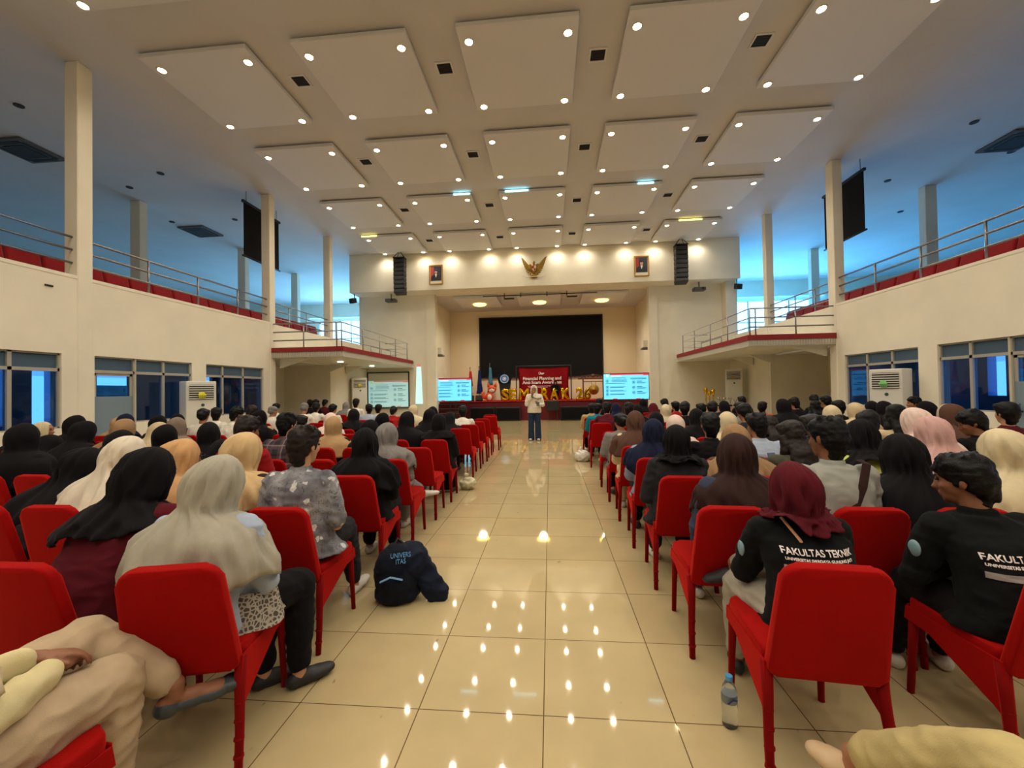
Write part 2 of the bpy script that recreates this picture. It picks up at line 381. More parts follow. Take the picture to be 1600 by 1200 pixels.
bm = B(); box(bm, -5.6, 4.75, 20.8, 23.3, 0, .93); struct('stage_platform', bm, mat('stage_maroon', (112, 26, 34), .8, noise_amt=.1))
M_CARPET = fabric('stage_red_carpet', (168, 38, 32))
bm = B(); box(bm, -5.6, 4.75, 20.74, 23.3, .93, .97, .01, 1); tag(obj('stage_carpet', bm, M_CARPET), 'red carpet laid over the stage top behind the speaker', 'carpet')

# ------------------------------------------------------------------ ceiling panels with downlights
PX = [-6.2, -3.335, -.435, 2.41, 5.3]
PY = [-5.05, -2.12, .81, 3.75, 6.72, 9.65, 12.6, 15.57]
colname = ['far left column', 'second column from left', 'middle column', 'second column from right', 'far right column']
def make_panel():
    r = thing('ceiling_panel', '', 'ceiling panel', (0, 0, ZP), 0, 'square ceiling panels with four downlights')
    bm = B(); box(bm, -1.02, 1.02, 0, 2.07, 0, .085, .008, 1); obj('panel_board', bm, M_PANEL, r)
    bm = B(); box(bm, -.96, .96, .06, 2.0, .085, .12); obj('panel_backing', bm, M_GREYV, r)
    for (x, y) in ((-.85, .3), (.85, .3), (-.85, 1.98-.02), (.85, 1.96)):
        d = B(); tube(d, [(.074*math.cos(a), .074*math.sin(a), -.004) for a in [2*PI*k/20 for k in range(20)]], .012, 6, closed=True)
        do = obj('downlight', d, M_WHITE, r, (x, y, 0), True)
        b2 = B(); ell(b2, (0, 0, -.006), (.062, .062, .02), 14); obj('bulb', b2, M_BULB, do, smooth=True)
    return r
LD = bpy.data.lights.new('downlight_beam', 'SPOT'); LD.energy = LAMP_W; LD.color = LAMP_COL; LD.spot_size = math.radians(164); LD.spot_blend = 1; LD.shadow_soft_size = .05
pan0 = None
vis = [4, 5, 6, 7]
rown = {3: 'row directly above the camera', 4: 'largest full row overhead', 5: 'next row beyond it', 6: 'second row from the stage', 7: 'row nearest the stage', 2: 'row behind camera', 1: 'second row behind camera', 0: 'row by rear wall'}
for j, y in enumerate(PY):
    for i, x in enumerate(PX):
        if pan0 is None: pan0 = p = make_panel()
        else: p = copy_tree(pan0)
        p.location = (x, y, ZP); p['label'] = 'square white ceiling panel with four downlights, %s, %s' % (colname[i], rown[j])
        for ch in p.children:
            if ch.name.startswith('downlight'):
                lo = bpy.data.objects.new('downlight_beam', LD); COL.objects.link(lo); lo.parent = ch; lo.location = (0, 0, -.06)
# cove tubes glowing on a few panel edges
for (x, y, w_, c, nm) in ((-2.6, 12.62, .5, (150, 235, 255), 'cool white'), (-.9, 12.62, .7, (190, 245, 255), 'cool white'), (2.95, 12.62, .45, (190, 245, 255), 'cool white'), (-6.9, 15.6, .6, (255, 235, 110), 'yellow'), (5.2, 15.6, .8, (255, 225, 120), 'yellow')):
    bm = B(); tube(bm, [(-w_/2, 0, 0), (w_/2, 0, 0)], .022, 8)
    o = obj('cove_tube', bm, mat('tube_'+nm, (255, 255, 255), emit=c, emit_s=4), loc=(x, y-.04, ZP+.05)); 
    tag(o, 'short %s glowing tube on the edge of ceiling panel %s' % (nm, {-2.6: 'left of middle', -.9: 'in the middle', 2.95: 'right of middle', -6.9: 'at far left', 5.2: 'at far right'}[x]), 'tube light')
# square vents between the panels
def make_vent():
    r = thing('ceiling_vent', '', 'air vent', (0, 0, ZC), 0, 'small square ceiling vents')
    bm = B()
    for a in ((-.16, -.13, -.16, .16), (.13, .16, -.16, .16), (-.13, .13, -.16, -.13), (-.13, .13, .13, .16)): box(bm, a[0], a[1], a[2], a[3], -.02, 0)
    obj('vent_frame', bm, M_PANEL, r)
    bm = B(); box(bm, -.13, .13, -.13, .13, -.004, 0)
    for k in range(7): box(bm, -.13, .13, -.115+k*.037, -.1+k*.037, -.014, -.004)
    obj('vent_grille', bm, M_DARKV, r)
    return r
v0 = None
vn = ['leftmost gap', 'gap left of the middle panel', 'gap right of the middle panel', 'rightmost gap']
for j, (y, rn) in enumerate(((4.8, 'above the camera'), (7.7, 'in the largest row'), (10.62, 'in the second row'), (13.6, 'in the third row'), (16.5, 'in the row nearest stage'))):
    for i, x in enumerate((-4.77, -1.88, .99, 3.86)):
        v = v0 = make_vent() if v0 is None else v0
        if (i, j) != (0, 0): v = copy_tree(v0)
        v.location = (x, y, ZC); v['label'] = 'small ceiling vent, %s, %s' % (vn[i], rn)
# ceiling cassettes above the balconies
c0 = None
for (x, y, l) in ((-12.8, 9.1, 'large square air cassette on the dark left balcony ceiling near camera'), (-12.9, 14.4, 'air cassette on left balcony ceiling left of the black screen'), (11.9, 11.6, 'air cassette at the right edge on balcony ceiling')):
    r = thing('ceiling_cassette', l, 'air conditioner', (x, y, ZC), 0, 'ceiling air cassettes')
    bm = B(); box(bm, -.5, .5, -.5, .5, -.06, 0, .02, 2); obj('cassette_panel', bm, M_GREYV, r)
    bm = B(); box(bm, -.27, .27, -.27, .27, -.075, -.06)
    obj('intake_grille', bm, M_DARKV, r)
    bm = B()
    for a in ((-.42, -.33, -.35, .35), (.33, .42, -.35, .35), (-.35, .35, -.42, -.33), (-.35, .35, .33, .42)): box(bm, a[0], a[1], a[2], a[3], -.07, -.06)
    obj('air_outlet', bm, M_DARKV, r)
# unlit downlights on the balcony ceilings
for k, (x, y) in enumerate(((-11.0, 7.7), (-12.7, 7.9), (-10.6, 10.5), (-12.2, 11.1), (-10.9, 13.6), (-13.2, 13.5), (-11.9, 17.0), (10.1, 10.7), (12.4, 12.2), (10.3, 13.5), (12.6, 16.0))):
    bm = B(); cyl(bm, (0, 0, -.02), .085, .02, 18); o = obj('unlit_downlight', bm, M_DARKV, loc=(x, y, ZC))
    tag(o, 'small unlit downlight on the %s balcony ceiling, %s counting away from camera' % ('left' if x < 0 else 'right', ORD[k+1 if x < 0 else k-6]), 'ceiling light', 'unlit downlights over the balconies')

# ------------------------------------------------------------------ railings and platforms
def railing(name, label, pts, zs, posts, post_z, r=.022):
    t = thing(name, label, 'railing', (pts[0][0], pts[0][1], zs[0]))
    o = Vector((pts[0][0], pts[0][1], zs[0]))
    for z in zs:
        bm = B(); tube(bm, [Vector((x, y, z))-o for x, y in pts], r, 8); obj('rail', bm, M_STEEL, t, smooth=True)
    for (x, y) in posts:
        bm = B(); tube(bm, [Vector((x, y, post_z))-o, Vector((x, y, zs[-1]))-o], r*.95, 8); obj('post', bm, M_STEEL, t, smooth=True)
    return t
ZR = (3.96, 4.2, 4.43)
railing('balcony_railing', 'steel railing on left balcony nearest the camera, left of first pillar', [(XL-.1, -6.8), (XL-.1, 6.8)], ZR, [(XL-.1, y) for y in (-5, -3.4, -1.8, -.2, 1.4, 3, 4.6)], 3.7)
railing('balcony_railing', 'steel railing on left balcony between the two tall pillars', [(XL-.1, 7.02), (XL-.1, 12.02)], ZR, [(XL-.1, y) for y in (8.23, 9.5, 10.81)], 3.7)
railing('balcony_railing', 'steel railing along the near right balcony edge above red seats', [(XR+.1, 6.75), (XR+.1, 12.07)], ZR, [(XR+.1, y) for y in (8.23, 9.56, 10.8)], 3.7)
railing('balcony_railing', 'steel railing on right balcony outside the frame', [(XR+.1, -6.8), (XR+.1, 6.3)], ZR, [(XR+.1, y) for y in (-5, -3, -1, 1, 3, 5)], 3.7)
railing('balcony_railing', 'steel railing over the left parapet behind the platform', [(XL-.1, 12.23), (XL-.1, 15.54)], (3.9, 4.15, 4.38), [(XL-.1, y) for y in (13.1, 14.1)], 3.6, .018)
railing('balcony_railing', 'steel railing over the right parapet behind the platform', [(XR+.1, 12.32), (XR+.1, 15.62)], (3.9, 4.15, 4.38), [(XR+.1, y) for y in (13.1, 14.1)], 3.6, .018)
for sx, nm, xa, xb in ((-1, 'left', XL, -6.24), (1, 'right', XR, 5.54)):
    x0, x1 = min(xa, xb), max(xa, xb)
    r = thing('corner_platform', 'white ribbed balcony platform with red edge jutting out on the %s' % nm, 'balcony', ((x0+x1)/2, 12.1, 2.62))
    cx = (x0+x1)/2
    if sx < 0: x0 += .014
    else: x1 -= .014
    bm = B(); box(bm, x0-cx, x1-cx, 0, 6.66, 0, .3); obj('slab', bm, M_WHITE, r)
    e = .03
    bm = B(); box(bm, x0-cx-(e if sx > 0 else 0), x1-cx+(e if sx < 0 else 0), -e, 0, 0, .17); 
    n = int((x1-x0)/.07)
    for k in range(n): box(bm, x0-cx+k*.07, x0-cx+k*.07+.045, -e-.012, -e, .01, .16)
    if sx < 0: box(bm, x1-cx, x1-cx+e, 0, 6.4, 0, .17)
    else: box(bm, x0-cx-e, x0-cx, 0, 6.4, 0, .17)
    obj('ribbed_fascia', bm, mat('fascia_grey', (186, 180, 166), .6), r)
    bm = B(); 
    box(bm, x0-cx-(.06 if sx > 0 else 0), x1-cx+(.06 if sx < 0 else 0), -.06, .1, .17, .31)
    if sx < 0: box(bm, x1-cx-.1, x1-cx+.06, .1, 6.4, .17, .31)
    else: box(bm, x0-cx-.06, x0-cx+.1, .1, 6.4, .17, .31)
    obj('red_edge', bm, M_REDTRIM, r)
    for yy in (.35, 3.3, 4.6):
        bm = B(); L = 1.0 if yy < 1 else .8
        xw = (x0-cx+.02) if sx < 0 else (x1-cx-.02)
        d = 1 if sx < 0 else -1
        vs = prism(bm, [(xw, 0), (xw+d*L, 0), (xw, -.3)], -.04, .04, TR(0, yy, 0) @ RX(PI/2)); obj('bracket', bm, M_WHITE, r)
    xe = x1-.05 if sx < 0 else x0+.05
    posts = [(xa+(xe-xa)*t_, 12.15) for t_ in (.45, .93)]+[(xe, y) for y in (12.15, 13.6, 15.0, 16.6, 18.0)]
    railing('platform_railing', 'three-bar steel railing around the %s corner platform' % nm, [(xa, 12.15), (xe, 12.15), (xe, 18.0), (xe+sx*1.0, 18.0)], (3.16, 3.42, 3.68), posts, 2.93, .02)
    railing('stair_railing', 'low inner steel railing on the %s platform by the proscenium' % nm, [(xe+sx*.6, 15.6), (xe+sx*.6, 17.6)], (3.1, 3.3), [(xe+sx*.6, y) for y in (15.6, 16.6, 17.6)], 2.93, .016)
for x, y in ((-7.3, 14.0), (-7.3, 16.6)):
    bm = B(); cyl(bm, (0, 0, -.02), .09, .02, 18); o = obj('platform_downlight', bm, mat('soffit_lamp', (255, 255, 240), emit=(255, 240, 200), emit_s=12), loc=(x, y, 2.61))
    tag(o, 'round lit downlight under the left platform, %s the camera' % ('nearer' if y < 15 else 'farther from'), 'ceiling light')
    l = bpy.data.lights.new('platform_beam', 'SPOT'); l.energy = 35; l.color = LAMP_COL; l.spot_size = 2.6; l.spot_blend = 1; l.shadow_soft_size = .06
    lo = bpy.data.objects.new('platform_beam', l); COL.objects.link(lo); lo.location = (0, 0, -.06); lo.parent = o

# hanging black screens at the balcony edge
for sx, nm, x in ((-1, 'left', -9.05), (1, 'right', 8.55)):
    t = thing('hanging_screen', 'tall black hanging screen behind the %s pillar' % nm, 'screen', (x, 12.45 if sx < 0 else 12.8, 5.68))
    bm = B(); box(bm, -.012, .012, -.8, .8, 0, 1.62); obj('screen_cloth', bm, M_DBLACK, t)
    bm = B(); tube(bm, [(0, -.86, 0), (0, .86, 0)], .028, 8); obj('bottom_bar', bm, M_BLACK, t, smooth=True)
    bm = B(); box(bm, -.04, .04, -.86, .86, 1.6, 1.68, .01, 1); obj('top_casing', bm, M_BLACK, t)
    bm = B()
    for yy in (-.7, .7): tube(bm, [(0, yy, 1.66), (0, yy, ZC-5.68)], .008, 6)
    obj('hanger_rod', bm, M_BLACK, t)

# balcony theatre seats (backs just above the parapet)
M_SEAT = fabric('seat_crimson', (146, 14, 20), .85, .3)
def seat_proto():
    r = thing('theatre_seat', '', 'theatre seat', (0, 0, 2.95), 0, 'red theatre seats on the balconies')
    bm = B(); box(bm, -.262, .262, -.05, .05, .38, 1.1, .04, 3, TR(0, -.28, 0) @ RX(math.radians(12))); obj('seat_back', bm, M_SEAT, r)
    bm = B(); box(bm, -.25, .25, -.22, .24, .36, .48, .03, 2); obj('seat_cushion', bm, M_SEAT, r)
    for s in (-1, 1):
        bm = B(); box(bm, s*.255-.018, s*.255+.018, -.22, .2, 0, .62, .01, 1); obj('armrest', bm, M_BLACK, r)
    return r
s0 = None
for sx, nm, x in ((-1, 'left', XL-.60), (1, 'right', XR+.60)):
    k = 0
    y = 4.55
    ys = []
    while y < 16.6:
        ys.append(y)
        y += .55
    for k, y in enumerate(ys):
        if s0 is None: s0 = s = seat_proto()
        else: s = copy_tree(s0)
        s.location = (x, y, 3.18); s.rotation_euler = (0, 0, math.radians(90 if sx > 0 else -90))
        s.rotation_euler = (0, 0, math.radians(90 if sx > 0 else -90))
        s['label'] = 'red theatre seat on the %s balcony, %s one counting away from camera' % (nm, ORD[k+1])
# ================================================================== stage and front of the hall
# LED / projection black screen on the stage back wall
t = thing('stage_screen', 'huge black screen mounted on the stage back wall', 'screen', (-.5, 23.26, 2.25))
bm = B(); box(bm, -3.37, 3.42, -.05, .02, 0, 3.32, .01, 1); obj('screen_panel', bm, M_DBLACK, t)
bm = B()
for a in ((-3.42, -3.36, 0, 3.32), (3.41, 3.47, 0, 3.32), (-3.42, 3.47, -.05, 0), (-3.42, 3.47, 3.32, 3.37)): box(bm, a[0], a[1], -.07, .02, a[2], a[3])
obj('screen_border', bm, M_BLACK, t)
# stage ceiling panels with round lamps
for k, x in enumerate((-3.43, -.43, 2.62)):
    pn = ('left', 'middle', 'right')[k]
    r = thing('stage_ceiling_panel', 'white panel under the stage ceiling with round glowing lamp, %s one' % pn, 'ceiling panel', (x, 19.25, 5.86), 0, 'stage ceiling panels')
    bm = B(); box(bm, -1.03, 1.03, 0, 2.3, 0, .12, .008, 1); obj('panel_board', bm, M_PANEL, r)
    bm = B(); tube(bm, [(.27*math.cos(a), 1.4+.27*math.sin(a), -.015) for a in [2*PI*q/32 for q in range(32)]], .05, 8, closed=True)
    obj('lamp_ring', bm, mat('ring_glow', (255, 230, 120), emit=(255, 216, 96), emit_s=7), r, smooth=True)
    bm = B(); ell(bm, (0, 1.4, 0), (.22, .22, .05), 20); obj('lamp_dome', bm, mat('lamp_cream', (230, 215, 160), emit=(255, 225, 150), emit_s=1.2), r, smooth=True)
    l = bpy.data.lights.new('stage_beam', 'SPOT'); l.energy = 330; l.color = (1, .90, .70); l.spot_size = 2.8; l.spot_blend = 1; l.shadow_soft_size = .2
    lo = bpy.data.objects.new('stage_beam', l); COL.objects.link(lo); lo.location = (0, 1.4, -.15); lo.parent = r
for k, x in enumerate((-1.9, 1.15)):
    bm = B(); box(bm, -.25, .25, -.12, .12, -.02, 0); 
    for q in range(5): box(bm, -.22, .22, -.1+q*.045, -.08+q*.045, -.03, -.02)
    tag(obj('stage_vent', bm, M_DARKV, loc=(x, 20.2, 6.0)), 'dark rectangular vent in the stage ceiling, %s of centre' % ('left', 'right')[k], 'air vent')
t = thing('curtain_track', 'dark metal track with hangers under the stage ceiling', 'track', (-.4, 18.98, 5.86))
bm = B(); tube(bm, [(-2.6, 0, 0), (2.6, 0, 0)], .022, 8); obj('track_rail', bm, M_BLACK, t)
for x in (-1.6, -.85, .35, 1.25):
    bm = B(); tube(bm, [(x, 0, 0), (x, 0, .12)], .015, 6); box(bm, x-.02, x+.02, -.02, .02, -.09, 0); obj('hanger', bm, M_BLACK, t)
# line array speakers hung before the bulkhead
for sx, x in ((-1, -6.37), (1, 5.42)):
    t = thing('line_array', 'black hanging line array speaker on the %s, before the bulkhead' % ('left' if sx < 0 else 'right'), 'loudspeaker', (x, 17.45, 5.75), 0, 'hanging line arrays')
    for k in range(8):
        a = math.radians((7-k)*-2.2+3); z = .19*k
        bm = B(); M_ = TR(0, .02*((k-4)**2)*.08, z+.09) @ RX(a)
        vs = box(bm, -.24, .24, -.16, .16, -.088, .088, .012, 1, M_)
        box(bm, -.2, .2, -.172, -.16, -.06, .06, .004, 1, M_)
        obj('speaker_cabinet', bm, M_BLACK, t)
    bm = B(); box(bm, -.25, .25, -.17, .17, 1.53, 1.57); obj('rigging_frame', bm, M_BLACK, t)
    bm = B()
    for a, b in ((-.22, -.15), (.22, -.15), (-.22, .15), (.22, .15)): tube(bm, [(a, b, 1.57), (0, 0, 1.87)], .012, 6)
    tube(bm, [(0, 0, 1.85), (0, 0, ZC-5.75)], .012, 6); obj('hanging_cable', bm, M_BLACK, t)
# framed portraits
for x, nm, bg in ((-4.88, 'left', (176, 60, 48)), (3.93, 'right', (150, 34, 34))):
    t = thing('framed_portrait', 'gilt-framed portrait of a suited person, %s of the golden eagle' % nm, 'picture', (x, 17.84, 6.2), 0, 'framed portraits')
    w2, h = .31, .86
    bm = B()
    for a in ((-w2, -w2+.05, 0, h), (w2-.05, w2, 0, h), (-w2+.05, w2-.05, 0, .05), (-w2+.05, w2-.05, h-.05, h)): box(bm, a[0], a[1], -.045, 0, a[2], a[3], .01, 1)
    obj('gilt_frame', bm, M_GILT, t)
    bm = B(); box(bm, -w2+.05, w2-.05, -.015, 0, .05, h-.05); obj('picture_mount', bm, M_WHITE, t)
    bm = B(); box(bm, -w2+.07, w2-.07, -.018, -.015, .17, h-.07); obj('picture_backdrop', bm, mat('backdrop_navy', (38, 34, 56), .5), t)
    bm = B(); box(bm, -w2+.07, -.1, -.02, -.018, .17, h-.09); obj('picture_flag', bm, mat('flag_'+nm, bg, .6), t)
    bm = B(); prism(bm, [(-.22, .17), (.22, .17), (.2, .36), (.07, .46), (-.07, .46), (-.2, .36)], .018, .026, UPR); obj('picture_suit', bm, mat('suit_black', (22, 22, 30), .6), t)
    bm = B(); prism(bm, [(-.05, .46), (.05, .46), (0, .3)], .026, .028, UPR); obj('picture_shirt', bm, M_WHITE, t)
    bm = B(); ell(bm, (0, -.024, .55), (.062, .008, .085), 16); obj('picture_face', bm, M_SKIN3, t)
    bm = B(); ell(bm, (0, -.028, .62), (.068, .008, .035), 16); obj('picture_cap', bm, M_BLACK, t)
# golden eagle emblem
t = thing('eagle_emblem', 'golden eagle coat of arms with spread wings on the bulkhead', 'emblem', (-.58, 17.84, 6.22))
for s in (-1, 1):
    bm = B()
    for k in range(9):
        f = k/8; bx = s*(.1+.1*f); bz = .42+.12*f
        tx = s*(.16+.40*f**.6); tz = .20+.80*f
        L = Vector((tx-bx, 0, tz-bz)); d = L.normalized(); nn = Vector((-d.z, 0, d.x))*.034
        p0 = Vector((bx, -.06, bz)); p1 = p0+L*.8; p2 = p0+L
        va = [p0-nn, p1-nn*1.15, p2, p1+nn*1.15, p0+nn]
        a = [bm.verts.new(v+Vector((0, -.004*k, 0))) for v in va]; b2 = [bm.verts.new(v+Vector((0, .03, 0))) for v in va]
        bm.faces.new(a); bm.faces.new(b2[::-1])
        for q in range(5): bm.faces.new((a[q], a[(q+1) % 5], b2[(q+1) % 5], b2[q]))
    ell(bm, (s*.17, -.06, .53), (.1, .05, .16), 12)
    obj('wing', bm, M_BRONZE, t)
bm = B(); ell(bm, (0, -.08, .48), (.12, .07, .22), 16); ell(bm, (0, -.09, .72), (.055, .055, .08), 14); ell(bm, (.045, -.12, .73), (.04, .02, .02), 10)
obj('eagle_body', remesh(bm, .014, 3) and None or B(), M_BRONZE) if False else link('eagle_body', remesh(bm, .014, 3), M_BRONZE, t)
bm = B()
for k in range(7):
    a = math.radians(-36+12*k); tube(bm, [(0, -.05, .32), (.26*math.sin(a), -.05, .32-.26*math.cos(a))], [.03, .035], 6, flat=.4)
obj('tail', bm, M_BRONZE, t)
bm = B(); prism(bm, [(-.09, .58), (.09, .58), (.09, .45), (0, .34), (-.09, .45)], .14, .17, UPR); obj('shield', bm, mat('shield_white', (220, 214, 200), .4), t)
bm = B(); prism(bm, [(-.09, .58), (0, .58), (0, .46), (-.09, .46)], .17, .178, UPR); prism(bm, [(0, .46), (.09, .46), (.09, .45), (0, .34)], .17, .178, UPR); obj('shield_field', bm, mat('shield_red', (170, 30, 30), .4), t)
bm = B(); tube(bm, [(-.48, -.07, .2), (-.3, -.09, .1), (-.1, -.1, .13), (.1, -.1, .13), (.3, -.09, .1), (.48, -.07, .2)], [.02, .035, .04, .04, .035, .02], 8, flat=.35); obj('ribbon', bm, M_WHITE, t)
# wall loudspeakers, cameras
for x, y, z, rz, l in ((-5.45, 20.4, 3.35, 90, 'small white speaker on the left stage side wall'), (4.6, 20.4, 3.45, -90, 'small white speaker on the right stage side wall')):
    t = thing('wall_speaker', l, 'loudspeaker', (x, y, z), math.radians(rz))
    bm = B(); box(bm, -.14, .14, -.14, .14, 0, .34, .03, 2); obj('speaker_case', bm, M_WHITE, t)
    bm = B(); box(bm, -.18, .18, -.2, .12, -.1, -.03); tube(bm, [(0, 0, -.02), (0, .15, -.02)], .03, 6); obj('bracket', bm, M_GREYV, t)
for x, l in ((-7.1, 'projector hung under the soffit at left'), (6.4, 'projector hung under the soffit at right')):
    t = thing('projector', 'grey '+l, 'projector', (x, 18.3, 5.6))
    bm = B(); box(bm, -.24, .24, -.16, .16, 0, .14, .02, 2); obj('projector_body', bm, M_GREYV, t)
    bm = B(); cyl(bm, (0, 0, 0), .05, .06, 14, M=TR(.1, -.15, .07) @ RX(PI/2)); obj('lens', bm, M_BLACK, t)
    bm = B(); tube(bm, [(0, 0, .14), (0, 0, .38)], .025, 8); obj('ceiling_mount', bm, M_GREYV, t)
for x, l in ((-8.75, 'left'), (7.85, 'right')):
    t = thing('corner_speaker', 'black speaker tucked under the %s end of the bulkhead' % l, 'loudspeaker', (x, 18.0, 5.55))
    bm = B(); box(bm, -.1, .1, -.18, .18, 0, .22, .02, 2, RX(.3)); obj('speaker_case', bm, M_BLACK, t)
    bm = B(); tube(bm, [(0, .1, .2), (0, .1, .43)], .02, 6); obj('bracket', bm, M_BLACK, t)

# televisions on stands with the slide
M_SLIDE = mat('slide_cyan', (120, 215, 250), .4, emit=(92, 205, 250), emit_s=.95)
M_SLIDE_T = mat('slide_ink', (30, 70, 110), .5, emit=(20, 70, 120), emit_s=.3)
M_SLIDE_R = mat('slide_red', (200, 40, 60), .5, emit=(230, 50, 80), emit_s=.8)
M_SLIDE_W = mat('slide_white', (240, 250, 255), .5, emit=(220, 245, 255), emit_s=1.0)
def slide(t, w_, h, y, ms=(M_SLIDE, M_SLIDE_T, M_SLIDE_R, M_SLIDE_W), z0=0, top_band=0):
    bm = B(); box(bm, -w_/2, w_/2, y, y+.01, z0, z0+h); obj('slide_background', bm, ms[0], t)
    bm = B(); box(bm, -w_*.36, w_*.5, y-.004, y, z0+h*.955, z0+h); obj('slide_header', bm, ms[2], t)
    for (a_, b_, c_, d_) in ((.38, .5, .93, .955), (-.3, -.2, 0, .03), (.22, .32, 0, .03)):
        bm = B(); box(bm, a_*w_, b_*w_, y-.004, y, z0+h*c_, z0+h*d_); obj('slide_mark', bm, ms[2], t)
    bm = B(); rnd = random.Random(3)
    def bar(x0, x1, z, th=.012): box(bm, x0*w_, x1*w_, y-.004, y, z0+(z-th)*h, z0+(z+th)*h)
    for z in (.84, .79, .74, .69): bar(-.32, -.32+rnd.uniform(.3, .38), z, .007)
    for z in (.62,): bar(-.46, -.02, z, .008)
    for z in (.49, .46, .35, .32, .21, .18): bar(-.36, -.36+rnd.uniform(.3, .38), z, .008)
    for z in (.82, .79): bar(.1, .45, z, .008)
    for z in (.68, .47, .27): bar(.24, .36, z+.02, .014); bar(.24, .45, z-.03, .006); bar(.24, .42, z-.055, .006)
    obj('slide_text', bm, ms[1], t)
    bm = B()
    for (x, z) in ((-.42, .48), (-.42, .335), (-.42, .195), (-.42, .72), (.17, .66), (.17, .46), (.17, .26)):
        tube(bm, [(x*w_+.03*w_*math.cos(a), y-.004, z0+z*h+.03*w_*math.sin(a)) for a in [2*PI*q/16 for q in range(16)]], .008*w_/1.8, 5, closed=True)
        box(bm, x*w_-.012*w_, x*w_+.012*w_, y-.006, y, z0+z*h-.012*w_, z0+z*h+.012*w_)
    obj('slide_icons', bm, ms[1], t)
    bm = B(); cyl(bm, (0, 0, 0), .03*w_, .004, 16, M=TR(-.42*w_, y, z0+.93*h) @ RX(PI/2)); box(bm, -.34*w_, -.1*w_, y-.004, y, z0+.9*h, z0+.925*h); obj('slide_highlight', bm, ms[3], t)
for x, y, nm, zb in ((-4.57, 19.3, 'left', 1.03), (3.13, 17.5, 'right', 1.04)):
    t = thing('television', 'large flat television on a black stand showing a pale blue slide, %s of the aisle' % nm, 'television', (x, y, 0), math.radians(2 if x < 0 else -2), 'televisions by the stage')
    bm = B(); box(bm, -.93, .93, -.02, .05, zb, zb+1.1, .01, 1); obj('screen_housing', bm, M_BLACK, t)
    e = bpy.data.objects.new('slide_image', None); COL.objects.link(e); e.parent = t; e.location = (0, -.035, zb+.03)
    slide(e, 1.8, 1.04, 0)
    bm = B(); 
    for s in (-.12, .12): box(bm, s-.025, s+.025, .03, .08, .08, zb+.6)
    obj('stand_pole', bm, M_BLACK, t)
    bm = B(); box(bm, -.5, .5, -.03, .05, .06, .12); box(bm, -.5, -.42, -.35, .35, .05, .1); box(bm, .42, .5, -.35, .35, .05, .1)
    for a in (-.46, .46):
        for b in (-.3, .3): cyl(bm, (a, b, 0), .03, .06, 10)
    obj('stand_base', bm, M_BLACK, t)
    bm = B(); box(bm, -.3, .3, -.12, .12, .5, .53); obj('stand_shelf', bm, M_BLACK, t)
# projection screen on the left proscenium wall
MS = (mat('proj_cyan', (190, 226, 222), .6, emit=(170, 222, 222), emit_s=.55), mat('proj_ink', (110, 150, 160), .6, emit=(90, 130, 150), emit_s=.2), mat('proj_pink', (220, 150, 140), .6, emit=(230, 150, 140), emit_s=.3), mat('proj_green', (190, 220, 150), .6, emit=(200, 230, 150), emit_s=.4))
t = thing('projection_screen', 'white projection screen with black border under the left platform', 'screen', (-7.46, 18.74, .8))
bm = B(); box(bm, -.97, .97, -.01, .02, 0, 1.6); obj('screen_cloth', bm, M_WHITE, t)
bm = B()
for a in ((-1.0, -.96, -.02, 1.62), (.96, 1.0, -.02, 1.62), (-1, 1, -.03, .01), (-1, 1, 1.6, 1.65)): box(bm, a[0], a[1], -.04, .02, a[2], a[3])
obj('screen_border', bm, M_BLACK, t)
e = bpy.data.objects.new('slide_image', None); COL.objects.link(e); e.parent = t; e.location = (0, -.025, .04); slide(e, 1.9, 1.2, 0, MS)
t = thing('projector_spill', 'glowing strip standing in for projector spill on the pier left of the stage', 'screen', (-6.02, 18.796, .95))  # projector light spilled on the wall, imitated by an added glowing panel
bm = B(); prism(bm, [(-.17, 0), (.17, 0), (.1, 1.72), (-.1, 1.72)], 0, .02, UPR); obj('spill_panel', bm, mat('spill_cyan', (200, 235, 235), .5, emit=(190, 235, 238), emit_s=.8), t)
bm = B(); prism(bm, [(-.1, 1.72), (.1, 1.72), (.09, 1.85), (-.09, 1.85)], 0, .02, UPR); obj('spill_top', bm, MS[2], t)

# floor-standing air conditioners
def ac(name_l, x, y, rz, h=1.84, w_=.6, ribbon=None):
    t = thing('floor_air_conditioner', name_l, 'air conditioner', (x, y, 0), rz, 'tall floor air conditioners')
    bm = B(); box(bm, -w_/2, w_/2, -.2, .2, .02, h, .02, 2); obj('cabinet', bm, M_WHITE, t)
    g = B(); box(g, -w_/2+.06, w_/2-.06, -.212, -.2, h-.42, h-.08)
    obj('grille_recess', g, M_DARKV, t)
    g = B()
    for k in range(7): box(g, -w_/2+.05, w_/2-.05, -.232, -.21, h-.41+k*.05, h-.39+k*.05)
    obj('air_louvre', g, M_WHITE, t)
    g = B(); box(g, -w_/2+.05, w_/2-.05, -.212, -.2, .12, .55)
    for k in range(9): box(g, -w_/2+.05, w_/2-.05, -.222, -.21, .15+k*.045, .165+k*.045)
    obj('return_grille', g, M_GREYV, t)
    g = B(); cyl(g, (0, 0, 0), .035, .01, 16, M=TR(.02, -.2, h-.55) @ RX(PI/2)); obj('brand_badge', g, mat('badge_green', (40, 80, 60), .5), t)
    if ribbon:
        g = B()
        for q in range(4): tube(g, [(-.05+q*.02, -.24, h-.25), (-.07+q*.04, -.27, h-.32), (-.05+q*.03, -.25, h-.4)], [.012, .02, .008], 6, flat=.4)
        obj('tied_ribbon', g, mat('ribbon_'+str(ribbon), ribbon, .7), t)
    return t
ac('tall white air conditioner with yellow ribbon between left wall windows', -8.16, 9.0, math.radians(62), ribbon=(214, 206, 40))
ac('tall white air conditioner with green ribbon between right wall windows', 7.45, 9.85, math.radians(-62), ribbon=(120, 190, 110))
